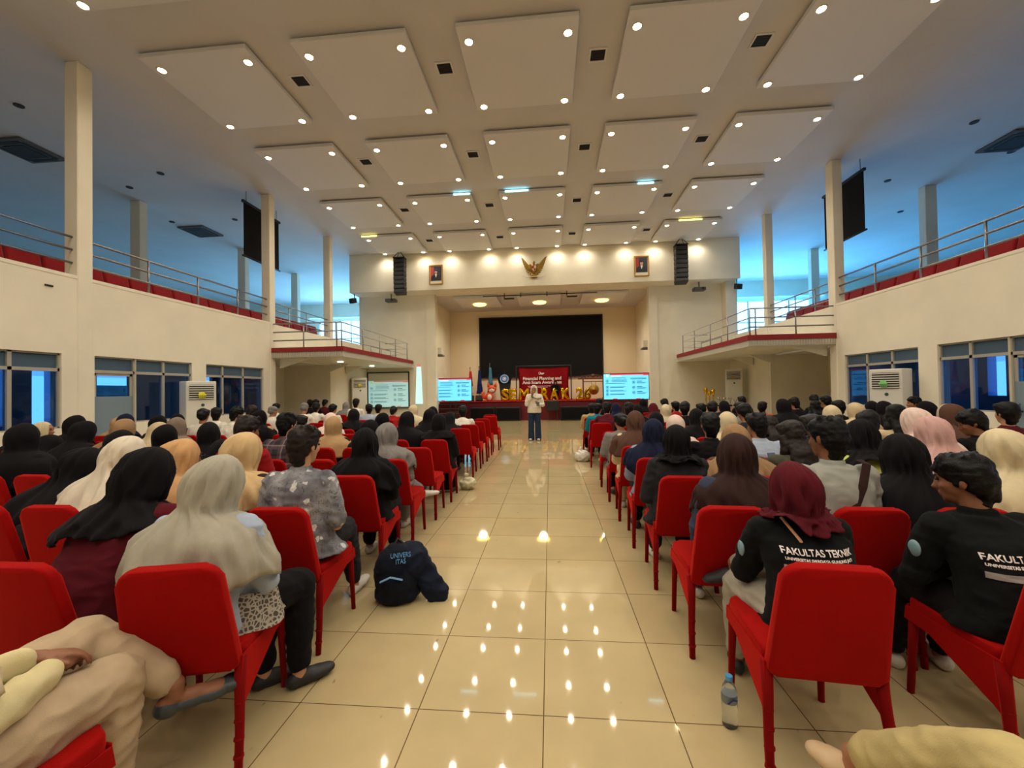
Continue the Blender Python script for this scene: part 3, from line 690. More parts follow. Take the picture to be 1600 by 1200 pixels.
ac('tall white air conditioner under left platform beside projection screen', -8.15, 17.2, math.radians(35), 2.15, ribbon=(220, 200, 40))
ac('tall white air conditioner under right platform near the trophies', 7.35, 17.4, math.radians(-25), 2.2, ribbon=(160, 140, 110))

# stage foot speakers, steps
def sub(x0, x1, l):
    t = thing('stage_monitor', l, 'loudspeaker', ((x0+x1)/2, 20.55, 0), 0, 'black speakers at the stage foot')
    w_ = (x1-x0)/2
    bm = B(); box(bm, -w_, w_, -.2, .18, .02, .68, .02, 2); obj('speaker_case', bm, M_BLACK, t)
    bm = B(); box(bm, -w_+.05, w_-.05, -.215, -.2, .07, .62, .01, 1)
    for k in range(9): box(bm, -w_+.06, w_-.06, -.222, -.215, .09+k*.058, .1+k*.058)
    obj('front_grille', bm, M_DBLACK, t)
sub(-3.95, -2.72, 'wide black speaker at the stage foot, leftmost'); sub(-2.68, -1.45, 'wide black speaker at the stage foot, second from left'); sub(.5, 2.0, 'wide black speaker at the stage foot, right of the speaker'); sub(2.05, 3.4, 'wide black speaker at the stage foot behind right audience')
t = thing('stage_steps', 'maroon carpeted steps rising to the stage at left', 'steps', (-4.9, 20.5, 0))
for k in range(4):
    bm = B(); box(bm, -.65, .65, -.9+.28*k, .3, k*.22, (k+1)*.22, .01, 1); obj('step', bm, M_CARPET if k == 9 else mat('step_maroon', (96, 24, 34), .85), t)
bm = B()
for k in range(4): box(bm, -.65, .65, -.915+.28*k, -.9+.28*k, (k+1)*.22-.03, (k+1)*.22+.005)
obj('step_nosing', bm, mat('nosing_grey', (96, 88, 96), .5), t)

# gold balloon letters
letters = 'SEMARAK26'
lx = [-2.2, -1.62, -.95, -.42, .12, .62, 1.13, 2.05, 2.6]
# letter spacing read from the photo at the stage edge
lx = [-2.25, -1.86, -1.29, -.74, -.23, .22, .8, 1.47, 1.86]
ang = [3, -3, 2, -2, 3, -2, 6, -2, 8]
lw = [.4, .4, .5, .42, .42, .46, .46, .36, .38]
for ch, x, a, w_ in zip(letters, lx, ang, lw):
    t = thing('balloon_'+('letter' if ch.isalpha() else 'number'), '', 'balloon', (x, 20.98, .965), math.radians(a*.6), 'gold foil balloons')
    me = text_mesh(ch, .82, .02, .05, offset=-.006, res=5)
    xs = [v.co.x for v in me.vertices]; zs = [v.co.y for v in me.vertices]
    sx = w_/(max(xs)-min(xs)); sy = .62/(max(zs)-min(zs)); xm = (max(xs)+min(xs))/2; zm = min(zs)
    for v in me.vertices: v.co = Vector(((v.co.x-xm)*sx, -v.co.z, (v.co.y-zm)*sy+.005))
    o = link('foil_body', me, M_GOLD, t, smooth=True)
    t['label'] = {'S': 'gold foil balloon letter S, first in the row on stage', 'E': 'gold foil balloon letter E beside the S', 'M': 'gold foil balloon letter M left of the standing speaker',
        'R': 'gold foil balloon letter R right of the standing speaker', 'K': 'gold foil balloon letter K under the red banner corner', '2': 'gold foil balloon number 2 on the stage', '6': 'gold foil balloon number 6 before the gong', 'A': 'gold foil balloon letter A %s'}[ch]
    if ch == 'A': t['label'] = 'gold foil balloon letter A behind the standing speaker' if x < 0 else 'gold foil balloon letter A between R and K'
    bm = B(); tube(bm, [(-.1, .02, .01), (0, .03, -.0), (.1, .02, .01)], .012, 6); obj('balloon_tab', bm, M_GOLD, t)
# red banner with frame
t = thing('event_banner', 'red event banner with white title stretched in black frame', 'banner', (-.32, 22.3, .97))
bm = B()
N = 24; hh = 1.75; ww = 1.36
def sag(u, v): return .04*math.sin(u*3.1)*math.cos(v*2.5)+.035*math.sin((u+v)*7)
g0 = []
for j in range(N+1):
    row = []
    for i in range(N+1):
        u = -1+2*i/N; v = j/N
        pinch = .05*(1-v)*v*4*math.copysign(1, u)*abs(u)**6
        zz = v*hh-.05*(1-u*u)*(v > .5)*(v-.5)*2
        row.append(bm.verts.new((u*ww-pinch, -.03+sag(u, v)*.6, zz)))
    g0.append(row)
for j in range(N):
    for i in range(N): bm.faces.new((g0[j][i], g0[j][i+1], g0[j+1][i+1], g0[j+1][i]))
bmesh.ops.solidify(bm, geom=bm.faces[:], thickness=.006)
obj('banner_cloth', bm, fabric('banner_red', (168, 24, 36), .7), t, smooth=True)
M_LET = mat('lettering_white', (238, 228, 224), .6)
for s, z, sz, nm in (('Financial Planning and', 1.14, .235, 'title_line'), ('Anti-Scam Awareness', .93, .235, 'title_line')):
    me = text_mesh(s, sz, .004, offset=.004)
    for v in me.vertices: v.co = Vector((v.co.x-.08, -.075-v.co.z, v.co.y+z))
    link(nm, me, M_LET, t)
bm = B(); tube(bm, [(-.2+.05*math.cos(a), -.085, 1.42+.06*math.sin(a)) for a in [2*PI*q/16 for q in range(16)]], .014, 5, closed=True); box(bm, -.13, .04, -.085, -.08, 1.4, 1.43); box(bm, -.13, .0, -.085, -.08, 1.35, 1.375)
box(bm, -.85, .75, -.085, -.08, .73, .745); box(bm, -.8, .2, -.085, -.08, .66, .672); obj('banner_logo', bm, M_LET, t)
bm = B()
for s in (-1, 1):
    tube(bm, [(s*1.46, 0, 0), (s*1.46, 0, 1.85)], .03, 8); box(bm, s*1.46-.04, s*1.46+.04, -.3, .3, 0, .05)
tube(bm, [(-1.46, 0, 1.82), (1.46, 0, 1.82)], .025, 8); obj('frame', bm, M_BLACK, t, smooth=False)
# gong
M_WOODR = mat('gong_wood', (96, 34, 28), .5)
t = thing('gong_stand', 'red wooden gong stand with carved top and hanging bronze gong', 'gong', (1.95, 22.1, .97))
for x in (-.2, .84):
    bm = B(); box(bm, x-.035, x+.035, -.035, .035, 0, 1.08, .008, 1); box(bm, x-.05, x+.05, -.3, .3, 0, .08, .01, 1); obj('post', bm, M_WOODR, t)
bm = B(); box(bm, -.46, 1.02, -.04, .04, 1.05, 1.13, .01, 1); box(bm, -.2, .84, -.03, .03, .9, .94); obj('crossbar', bm, M_WOODR, t)
bm = B()
for s in (-1, 1):
    for k in range(4): tube(bm, [(.32+s*(.1+.15*k)+.07*math.cos(a), 0, 1.18+.05*math.sin(a)+.02*(3-k)) for a in [PI*q/6 for q in range(11)]], .018, 6)
ell(bm, (.32, 0, 1.24), (.1, .03, .1), 12); obj('carved_crest', bm, mat('crest_brown', (84, 56, 40), .6), t)
bm = B()
for rr, y0 in ((.33, 0), (.3, -.03), (.2, -.035), (.1, -.05)): pass
R = []
for (r, y) in ((.001, -.1), (.05, -.1), (.08, -.07), (.09, -.04), (.26, -.035), (.31, -.02), (.33, .02), (.32, .06), (.30, .06), (.28, 0), (.001, 0)):
    R.append([Vector((.8*r*math.cos(2*PI*q/32), y, .8*r*math.sin(2*PI*q/32))) for q in range(32)])
loft(bm, R); go = obj('gong_disc', bm, M_BRONZE, t, (.33, -.2, .5), True)
bm = B(); tube(bm, [(.22, -.03, .92), (.25, -.18, .68)], .01, 5); tube(bm, [(.44, -.03, .92), (.41, -.18, .68)], .01, 5); obj('gong_cord', bm, M_BLACK, t)
# flags
for (x, c1, c2, l, h) in ((-4.35, (190, 40, 44), (196, 190, 180), 'furled red and white flag at the left of the stage', 1.8), (-3.85, (30, 44, 96), (30, 44, 96), 'furled dark blue flag beside the red and white one', 1.85), (-3.25, (70, 120, 150), (40, 80, 130), 'furled pale blue flag behind the fox balloon', 2.0)):
    t = thing('flag', l, 'flag', (x, 22.6, .97))
    bm = B(); tube(bm, [(0, 0, 0), (0, 0, h)], .018, 8); cyl(bm, (0, 0, 0), .14, .05, 16); ell(bm, (0, 0, h), (.03, .03, .06), 8); obj('flag_pole', bm, mat('pole_brass', (130, 110, 90), .4, .5), t, smooth=False)
    for part, (za, zb_), cc, rr in (('flag_cloth', (h*.42, h*.9), c1, (.12, .05)), ('flag_cloth', (h*.2, h*.44), c2, (.16, .12))):
        bm = B(); R = []
        for k in range(8):
            z = za+(zb_-za)*k/7; r = rr[0]+(rr[1]-rr[0])*k/7
            R.append([Vector((.02+r*math.cos(a)*(1+.25*math.sin(5*a+k*.3)), r*.5*math.sin(a)*(1+.25*math.sin(5*a+k*.3)), z)) for a in [2*PI*q/20 for q in range(20)]])
        loft(bm, R); obj(part, bm, fabric('flag%d%d%d' % cc, cc), t, smooth=True)
# lectern with round blue crest
t = thing('lectern', 'black lectern bearing a round blue crest on the stage', 'lectern', (-2.35, 21.9, .97))
bm = B(); prism(bm, [(-.2, 0), (.2, 0), (.3, .95), (-.3, .95)], -.18, .18, UPR); obj('lectern_body', bm, M_BLACK, t)
bm = B(); prism(bm, [(-.42, 1.32), (-.3, 1.42), (-.1, 1.35), (.1, 1.35), (.3, 1.42), (.42, 1.32), (.34, 1.05), (.3, .9), (-.3, .9), (-.34, 1.05)], .16, .24, UPR); obj('crest_board', bm, M_DBLACK, t)
bm = B(); cyl(bm, (0, 0, 0), .24, .02, 28, M=TR(0, -.25, 1.14) @ RX(PI/2)); obj('blue_crest', bm, mat('crest_blue', (40, 120, 190), .5), t)
bm = B(); tube(bm, [(.2*math.cos(a), -.275, 1.14+.2*math.sin(a)) for a in [2*PI*q/28 for q in range(28)]], .01, 5, closed=True); tube(bm, [(.09*math.cos(a), -.275, 1.14+.09*math.sin(a)) for a in [2*PI*q/5 for q in range(5)]], .02, 5, closed=True); ell(bm, (0, -.275, 1.14), (.04, .01, .04), 8); obj('crest_mark', bm, M_LET, t)
bm = B(); tube(bm, [(0, -.1, 1.35), (0, -.15, 1.6)], .01, 6); obj('lectern_microphone', bm, M_BLACK, t)
# fox foil balloon
t = thing('fox_balloon', 'orange and white fox shaped foil balloon on the stage', 'balloon', (-3.05, 21.2, .97))
M_FOX = mat('fox_orange', (216, 84, 40), .3); M_FOXW = mat('fox_white', (230, 220, 210), .35)
bm = B(); ell(bm, (-.04, 0, .22), (.24, .14, .24), 16); ell(bm, (.1, -.02, .62), (.24, .13, .2), 16); link('fox_body', remesh(bm, .025, 4), M_FOX, t)
for s in (-1, 1):
    bm = B(); cyl(bm, (0, 0, 0), .1, .26, 12, 0.01, M=TR(.1+s*.15, 0, .73) @ RY(s*.3)); obj('ear', bm, M_FOX, t, smooth=True)
bm = B(); ell(bm, (.1, -.1, .55), (.15, .07, .1), 14); ell(bm, (-.02, -.1, .2), (.12, .07, .16), 14); obj('white_patch', bm, M_FOXW, t, smooth=True)
bm = B(); tube(bm, [(-.15, .05, .1), (-.35, 0, .2), (-.38, 0, .42), (-.3, 0, .52)], [.06, .1, .1, .03], 10); obj('tail', bm, M_FOX, t, smooth=True)
bm = B(); 
for s in (-1, 1): ell(bm, (.1+s*.08, -.14, .64), (.025, .015, .035), 8)
ell(bm, (.1, -.17, .58), (.03, .02, .02), 8); obj('face_mark', bm, M_BLACK, t)
for k, x in enumerate((-4.1, -3.65)):
    bm = B(); box(bm, -.18, .18, -.1, .1, 0, .28, .02, 1, RX(-.25)); tag(obj('floor_monitor', bm, M_BLACK, loc=(x, 21.3, .99)), 'small dark wedge monitor on stage edge, %s of the pair by the flags' % ('left', 'right')[k], 'loudspeaker')
# black box hanging at the stage lip behind the speaker
t = thing('equipment_case', 'black equipment case on a low stand before the stage centre', 'case', (.12, 20.3, 0))
bm = B(); box(bm, -.3, .3, -.2, .2, .5, .98, .02, 1); obj('case_body', bm, M_BLACK, t)
bm = B()
for a in (-.22, .22):
    tube(bm, [(a, -.15, 0), (a, 0, .5)], .015, 6); tube(bm, [(a, .15, 0), (a, 0, .5)], .015, 6)
obj('case_stand', bm, M_BLACK, t)
# trophies on a table at right
t = thing('trophy_table', 'small table with pale cloth holding trophies at right wall', 'table', (6.5, 16.6, 0))
bm = B(); box(bm, -.65, .65, -.35, .35, .72, .76, .01, 1); obj('tabletop', bm, M_WHITE, t)
bm = B(); box(bm, -.66, .66, -.36, .36, .25, .755, .01, 1); obj('table_cloth', bm, fabric('cloth_blush', (220, 178, 160)), t)
for a in (-.58, .58):
    for b in (-.28, .28):
        bm = B(); tube(bm, [(a, b, 0), (a, b, .3)], .02, 6); obj('leg', bm, M_STEEL, t)
for k, (dx, h, c) in enumerate(((-.55, .72, 'tallest gold'), (-.42, .6, 'narrow gold'), (-.28, .66, 'white-topped gold'), (-.08, .36, 'small silver'), (.12, .34, 'little silver'), (.34, .34, 'round-bowled silver'), (.52, .26, 'shortest silver'))):
    mm = M_GOLD if 'gold' in c else mat('trophy_silver', (196, 190, 180), .25, .9)
    t = thing('trophy', '%s trophy on the table by right wall' % c, 'trophy', (6.5+dx, 16.55, .762), 0, 'trophies on the table')
    bm = B(); box(bm, -.055, .055, -.055, .055, 0, .06, .006, 1); obj('base', bm, M_BLACK, t)
    bm = B(); R = []
    for (r, z) in ((.03, .06), (.015, .1), (.02, .35), (.035, .5), (.015, .6), (.05, .75), (.06, 1.0)):
        R.append([Vector((r*math.cos(2*PI*q/12), r*math.sin(2*PI*q/12), .06+(z-.06)*(h-.06)/.94)) for q in range(12)])
    loft(bm, R); obj('cup', bm, mm, t, smooth=True)
    bm = B()
    for s in (-1, 1): tube(bm, [(s*.05, 0, h*.95), (s*.09, 0, h*.88), (s*.04, 0, h*.72)], .008, 6)
    obj('handle', bm, mm, t)
# operator desk at left front
t = thing('operator_desk', 'brown wooden desk before the left projection screen', 'desk', (-6.15, 13.4, 0))
MW = mat('desk_brown', (104, 58, 36), .5)
bm = B(); box(bm, -.7, .7, -.3, .3, .72, .76, .008, 1); obj('desk_top', bm, MW, t)
for s in (-1, 1):
    bm = B(); box(bm, s*.68-.015, s*.68+.015, -.28, .28, 0, .72); obj('side_panel', bm, MW, t)
bm = B(); box(bm, -.66, .66, -.28, -.26, .1, .72); obj('front_panel', bm, MW, t)
# recess door and panel under left platform
bm = B(); box(bm, 0, .03, -.3, .3, 0, 1.95, .005, 1); o = obj('door_7', bm, mat('recess_wood', (128, 92, 66), .6), loc=(-10.39, 13.2, 0)); o['kind'] = 'structure'
bm = B(); box(bm, 0, .02, -.35, .35, 0, 1.1, .005, 1); tag(obj('access_panel', bm, M_WALL, loc=(-10.39, 14.4, .2)), 'square access panel on the recess wall under left platform', 'panel')
bm = B(); box(bm, XL-.02, XL+.02, 2.0, 2.1, 3.1, 3.15)
bm.free()
for (y, z) in ((6.35, 3.42),):
    bm = B(); box(bm, 0, .02, -.06, .06, 0, .03, .004, 1); tag(obj('cable_clip', bm, M_BLACK, loc=(XL, y, z)), 'tiny dark wall fitting below the left balcony railing', 'fitting')
# ================================================================== chairs
def rounded_poly(pts, r, seg=5):
    out = []; n = len(pts)
    for i in range(n):
        p = Vector(pts[i]); a = (Vector(pts[i-1])-p).normalized(); b = (Vector(pts[(i+1) % n])-p).normalized()
        rr = r[i] if hasattr(r, '__len__') else r
        ang = a.angle(b); d = rr/math.tan(ang/2)
        c = p+(a+b).normalized()*(rr/math.sin(ang/2))
        s = p+a*d; e = p+b*d
        a0 = math.atan2(s.y-c.y, s.x-c.x); a1 = math.atan2(e.y-c.y, e.x-c.x)
        while a1-a0 > PI: a1 -= 2*PI
        while a1-a0 < -PI: a1 += 2*PI
        for k in range(seg+1):
            t = a0+(a1-a0)*k/seg; out.append((c.x+rr*math.cos(t), c.y+rr*math.sin(t)))
    return out
def slab(poly, z0, z1, bev, M, fn=None):
    """rounded slab: outline in local xy, rounded rim, transformed by M"""
    bm = B(); vs = prism(bm, poly, z0, z1)
    es = [e for e in bm.edges if abs(e.verts[0].co.z-e.verts[1].co.z) < 1e-6]
    bmesh.ops.bevel(bm, geom=es, offset=bev, segments=3, affect='EDGES', profile=.6)
    if fn:
        for v in bm.verts: v.co = fn(v.co)
    bmesh.ops.transform(bm, matrix=M, verts=bm.verts[:])
    return bm
CH_B = math.radians(13)
def make_chair():
    r = thing('banquet_chair', '', 'chair')
    back = slab(rounded_poly([(-.205, 0), (.205, 0), (.176, .475), (-.176, .475)], [.03, .03, .06, .06]), -.022, .022, .016, TR(0, -.228, .395) @ RX(PI/2+CH_B))
    obj('backrest', back, M_RED, r, smooth=True)
    seat = slab(rounded_poly([(-.205, -.21), (.205, -.21), (.21, .24), (-.21, .24)], [.03, .03, .06, .06]), .405, .475, .022, Matrix.Identity(4))
    obj('seat', seat, M_RED, r, smooth=True)
    # stretched cover skirt below the seat: triangular sides, narrow front
    for s in (-1, 1):
        bm = B()
        P = [(-.235, .44), (.225, .425), (.235, .36), (.1, .36), (-.2, .25), (-.255, .22)]
        a = [bm.verts.new((s*.205, y, z)) for y, z in P]; b = [bm.verts.new((s*.213, y, z)) for y, z in P]
        bm.faces.new(a); bm.faces.new(b[::-1]); n = len(P)
        for k in range(n): bm.faces.new((a[k], a[(k+1) % n], b[(k+1) % n], b[k]))
        obj('side_cover', bm, M_RED, r)
        bm = B()
        pts = [(s*.195, -.215, .43), (s*.2, -.235, .3), (s*.21, -.26, .15), (s*.215, -.285, 0)]
        tube(bm, pts, [.024, .021, .018, .016], 8)
        for k in range(5):
            f = .25+.15*k; z = .43*(1-f); ell(bm, (s*(.195+.02*f), -.215-.07*f, z), (.021, .021, .012), 8)
        obj('leg', bm, M_REDLEG, r, smooth=True)
        bm = B(); tube(bm, [(s*.19, .2, .42), (s*.195, .215, .2), (s*.2, .225, 0)], [.022, .017, .015], 8); obj('leg', bm, M_REDLEG, r, smooth=True)
    bm = B(); box(bm, -.2, .2, .228, .238, .345, .43, .004, 1); obj('front_cover', bm, M_RED, r)
    return r

# ================================================================== people
def rmat(d, up=Vector((0, 0, 1))):
    d = d.normalized(); x = d.cross(up)
    return d
def head_mesh(bm, M, ears=True):
    """head in a local frame: +Y face, +Z crown, centre mid-head"""
    def e(c, r, seg=14, R=None):
        T = M @ TR(*c)
        if R is not None: T = T @ R
        rr = bmesh.ops.create_uvsphere(bm, u_segments=seg, v_segments=seg//2+1, radius=1)
        for v in rr['verts']: v.co = Vector((v.co.x*r[0], v.co.y*r[1], v.co.z*r[2]))
        bmesh.ops.transform(bm, matrix=T, verts=rr['verts'])
    e((0, -.012, .03), (.076, .094, .085)); e((0, .02, -.02), (.066, .068, .078)); e((0, .036, -.07), (.045, .047, .042)); e((0, .066, -.092), (.02, .018, .018), 8)
    e((0, .088, -.008), (.011, .014, .03), 8, RX(.25)); e((0, .1, -.028), (.016, .014, .012), 8)       # nose
    e((0, .08, -.055), (.024, .014, .009), 8); e((0, .079, -.067), (.021, .013, .009), 8)               # lips
    e((0, .076, .03), (.05, .014, .012), 8); 
    for s in (-1, 1):
        e((s*.036, .062, -.02), (.022, .02, .02), 8)
        if ears: e((s*.077, -.008, -.005), (.011, .02, .032), 8, RZ(s*.3))
def hand(bm, wrist, d, palm_n, curl=.5, side=1, sc=1.0):
    """palm and five fingers growing from the wrist along d"""
    d = d.normalized(); n = (palm_n-d*palm_n.dot(d)).normalized(); x = d.cross(n)*side
    c = wrist+d*.045*sc
    T = Matrix(((x.x, d.x, n.x, c.x), (x.y, d.y, n.y, c.y), (x.z, d.z, n.z, c.z), (0, 0, 0, 1)))
    rr = bmesh.ops.create_uvsphere(bm, u_segments=12, v_segments=8, radius=1)
    for v in rr['verts']: v.co = Vector((v.co.x*.04*sc, v.co.y*.052*sc, v.co.z*.017*sc))
    bmesh.ops.transform(bm, matrix=T, verts=rr['verts'])
    for k, (ox, L) in enumerate(((-.03, .062), (-.01, .074), (.01, .07), (.03, .054))):
        p = c+x*ox*sc+d*.042*sc; pts = [p-d*.02*sc, p]; a = .15+curl*.25
        for q in range(3):
            p = p+(d*math.cos(a)-n*math.sin(a))*(L*sc*(.42, .32, .26)[q]); pts.append(p.copy()); a += curl*.75
        tube(bm, pts, [.0085*sc, .009*sc, .0082*sc, .0076*sc, .0062*sc], 8); ell(bm, pts[-1], (.0064*sc,)*3, 8)
    p = c-x*.034*sc-d*.018*sc; pts = [p]; dd = (d*.75-x*.65).normalized()
    for L in (.034, .03): p = p+(dd-n*.25).normalized()*L*sc; pts.append(p.copy()); dd = (dd+d*.3).normalized()
    tube(bm, pts, [.012*sc, .0105*sc, .0085*sc], 8); ell(bm, pts[-1], (.0086*sc,)*3, 8)
    tube(bm, [wrist-d*.02, wrist+d*.03*sc], [.024, .024*sc], 8)

class Pose: pass
def make_pose(lean=.05, yaw=0, pitch=0, roll=0, arms='lap', legs='sit', height=0, sx=0):
    p = Pose(); p.arms = arms; p.legs = legs
    p.P = Vector((0, -.07, .54))
    def sp(t, l): return p.P+Vector((sx*t, math.sin(l)*t, math.cos(l)*t))
    p.mid = sp(.18, lean*.6); p.chest = sp(.34, lean); p.neck = sp(.455+height, lean*1.15)
    p.lean = lean
    hd = Matrix.Rotation(yaw, 4, 'Z') @ Matrix.Rotation(-pitch, 4, 'X') @ Matrix.Rotation(roll, 4, 'Y')
    hb = p.neck+Vector((0, .012, .03)); c = hb+(hd @ Vector((0, .012, .125)))
    p.H = TR(*c) @ hd; p.hc = c
    p.ztop = (p.H @ Vector((0, -.012, .115))).z
    S_ = {}
    for s in (-1, 1):
        sh = p.neck+Vector((s*.175, -.012, -.055))
        if arms == 'lap': el = sh+Vector((s*.055, .03+.1*lean, -.27)); wr = Vector((s*.07, .19, .615))
        elif arms == 'phone':
            el = sh+Vector((s*.05, .09, -.25)); wr = Vector((s*.06, .27, .78))
        elif arms == 'cross': el = sh+Vector((s*.06, .05, -.26)); wr = Vector((-s*.04, .17, .74))
        elif arms == 'side': el = sh+Vector((s*.07, -.01, -.27)); wr = Vector((s*.13, .2, .6))
        elif arms == 'face': el = sh+Vector((s*.04, .12, -.23)); wr = p.hc+Vector((s*.09, .1, -.1)) if s > 0 else Vector((0, .22, .64))
        S_[s] = (sh, el, wr)
    p.A = S_
    p.L = {}
    for s in (-1, 1):
        hip = Vector((s*.09, -.09, .53)); kn = Vector((s*.11, .33, .52)); an = Vector((s*.12, .33, .1)); toe = Vector((s*.14, .5, .035))
        if legs == 'forward': an = Vector((s*.12, .45, .1)); toe = Vector((s*.14, .62, .05))
        if legs == 'fig4':
            if s > 0: kn = Vector((.2, .34, .60)); an = Vector((-.19, .40, .60)); toe = Vector((-.34, .42, .49))
            else: kn = Vector((-.2, .32, .52)); an = Vector((-.2, .36, .1)); toe = Vector((-.16, .5, .035))
        if legs == 'kneesR': kn = Vector((s*.1+.16, .31, .52)); an = Vector((s*.09+.2, .24, .1)); toe = Vector((s*.09+.32, .34, .035))
        if legs == 'back': an = Vector((s*.1, .12, .12)); toe = Vector((s*.12, .26, .03))
        if legs == 'crossL':      # left leg laid over the right, foot pointing right
            if s < 0: kn = Vector((-.09, .38, .63)); an = Vector((.24, .43, .42)); toe = Vector((.42, .5, .36))
            else: kn = Vector((.1, .34, .52)); an = Vector((.08, .3, .1)); toe = Vector((.1, .46, .035))
        if legs == 'crossR':
            if s > 0: kn = Vector((.09, .38, .63)); an = Vector((-.24, .43, .42)); toe = Vector((-.40, .52, .34))
            else: kn = Vector((-.1, .34, .52)); an = Vector((-.08, .3, .1)); toe = Vector((-.1, .46, .035))
        p.L[s] = (hip, kn, an, toe)
    return p
def torso(bm, p, g, wide=1.0, hem=None, shoulders=True):
    """g = growth over the skin"""
    st = [(p.P+Vector((0, .0, -.07)), .165, .125), (p.P+Vector((0, 0, .03)), .17, .13), (p.mid, .15, .112), (p.chest, .165, .118), (p.neck+Vector((0, -.012, -.05)), .155, .092), (p.neck+Vector((0, -.005, .0)), .075, .065)]
    if hem is not None: st = [(p.P+Vector((0, .03, hem-.54)), .19*wide, .145)]+st[1:]
    R = []
    for c, a, b in st:
        a = a*wide+g; b = b*(wide*.5+.5)+g
        R.append([Vector((c.x+a*math.copysign(abs(math.cos(t))**.85, math.cos(t)), c.y+b*math.copysign(abs(math.sin(t))**.85, math.sin(t)), c.z)) for t in [2*PI*q/20 for q in range(20)]])
    loft(bm, R)
    if shoulders:
        for s in (-1, 1): ell(bm, p.A[s][0]+Vector((-s*.012, 0, -.012)), (.062+g, .06+g, .055+g), 12)
def arms(bm, p, g, full=True, wide=1.0, short=False):
    for s in (-1, 1):
        sh, el, wr = p.A[s]
        if short: limb(bm, [sh, sh.lerp(el, .55), sh.lerp(el, .85)], [.052+g, .05*wide+g, .05*wide+g], 10)
        else: limb(bm, [sh, sh.lerp(el, .5), el, el.lerp(wr, .5), wr if full else el.lerp(wr, .94)], [.05+g, .047*wide+g, .04*wide+g, .036*wide+g, .027*wide+g], 10)
def legs(bm, p, g, wide=1.0, end=1.0):
    for s in (-1, 1):
        h, k, a, t = p.L[s]
        limb(bm, [h, h.lerp(k, .5), k], [.088*wide+g, .078*wide+g, .06*wide+g], 12)
        limb(bm, [k, k.lerp(a, .35), k.lerp(a, end)], [.058*wide+g, .055*wide+g, (.036+g)*wide], 12)
    ell(bm, p.P+Vector((0, .02, -.03)), (.16+g, .13+g, .1+g), 14)
def foot(bm, a, toe, g=0, low=0):
    heel = a+Vector((0, 0, -.062)); f = (toe-heel); L = f.length; f.normalize()
    side = f.cross(Vector((0, 0, 1)))
    if side.length < .2: side = Vector((1, 0, 0))
    side.normalize(); up = side.cross(f)
    heel = heel-f*.02-up*low
    for t, r in ((0, (.032, .042, .034)), (.35, (.032, .07, .036-low)), (.66, (.041, .06, .026)), (.92, (.034, .05, .019))):
        c = heel+f*(L*t)
        T = Matrix(((side.x, f.x, up.x, c.x), (side.y, f.y, up.y, c.y), (side.z, f.z, up.z, c.z), (0, 0, 0, 1)))
        rr = bmesh.ops.create_uvsphere(bm, u_segments=12, v_segments=8, radius=1)
        for v in rr['verts']: v.co = Vector((v.co.x*(r[0]+g), v.co.y*(r[1]+g), v.co.z*(r[2]+g)))
        bmesh.ops.transform(bm, matrix=T, verts=rr['verts'])
def body_mesh(p, vox, ears=True):
    bm = B(); torso(bm, p, 0); arms(bm, p, 0); legs(bm, p, 0)
    tube(bm, [p.neck-Vector((0, 0, .06)), p.neck+Vector((0, .004, .02)), p.H @ Vector((0, -.012, -.05))], [.062, .053, .054], 12)
    head_mesh(bm, p.H, ears)
    for s in (-1, 1):
        sh, el, wr = p.A[s]; d = (wr-el)
        if p.arms in ('lap', 'side'): hand(bm, wr, Vector((-s*.5, .8, -.22)), Vector((0, .25, 1)), .55, s)
        elif p.arms == 'cross': hand(bm, wr, Vector((-s, .15, .1)), Vector((0, 1, .3)), .5, s)
        elif p.arms == 'face': hand(bm, wr, d, Vector((s, .2, 0)), .6, s)
        else: hand(bm, wr, Vector((-s*.35, .55, .6)), Vector((0, -.7, .6))*-1, .7, s)
        h, k, a, t = p.L[s]; foot(bm, a, t); tube(bm, [k.lerp(a, .8), a, a-Vector((0, 0, .05))], [.036, .034, .034], 8)
    return remesh(bm, vox, 3, .5)
def fold_fn(seed, amp, fx=14, fz=5):
    o = Vector((seed*3.7, seed*1.3, seed*.7))
    def f(p, n):
        q = Vector((p.x*fx, p.y*fx, p.z*fz))+o
        a = noise.noise(q); b = noise.noise(Vector((p.x*fx*2.1, p.y*fx*2.1, p.z*fz*1.4))+o)
        return amp*((1-abs(a)*2.2)*.7+b*.45)
    return f
def wrinkle_fn(seed, amp):
    o = Vector((seed*2.1, seed*5.3, seed))
    def f(p, n):
        a = noise.noise(Vector((p.x*9, p.y*9, p.z*17))+o); b = noise.noise(Vector((p.x*20+p.z*12, p.y*20, p.z*22))+o)
        return amp*((1-abs(a)*2.4)*.8+b*.4)
    return f
def top_mesh(p, vox, seed, wide=1.05, hem=.47, sleeve=1.15, short=False, amp=.006, collar=True):
    bm = B(); torso(bm, p, .016, wide, hem); arms(bm, p, .012, False, sleeve, short)
    if collar: tube(bm, [p.neck-Vector((0, 0, .03)), p.neck+Vector((0, .0, .03))], [.075, .062], 14)
    me = remesh(bm, vox, 3); return displace(me, wrinkle_fn(seed, amp))
def legs_mesh(p, vox, seed, wide=1.1, end=.93, skirt=False, amp=.006):
    bm = B(); legs(bm, p, .012, wide, end)
    if skirt:
        k = (p.L[-1][1]+p.L[1][1])/2; a = (p.L[-1][2]+p.L[1][2])/2; h = (p.L[-1][0]+p.L[1][0])/2
        for u in (-.05, 0, .05):
            o = Vector((u, 0, 0)); limb(bm, [h+o, k+o+Vector((0, 0, -.01)), k.lerp(a, .5)+o, a+o+Vector((0, 0, .02))], [.1, .08, .085, .1], 12)
    me = remesh(bm, vox, 3); return displace(me, wrinkle_fn(seed+4, amp))
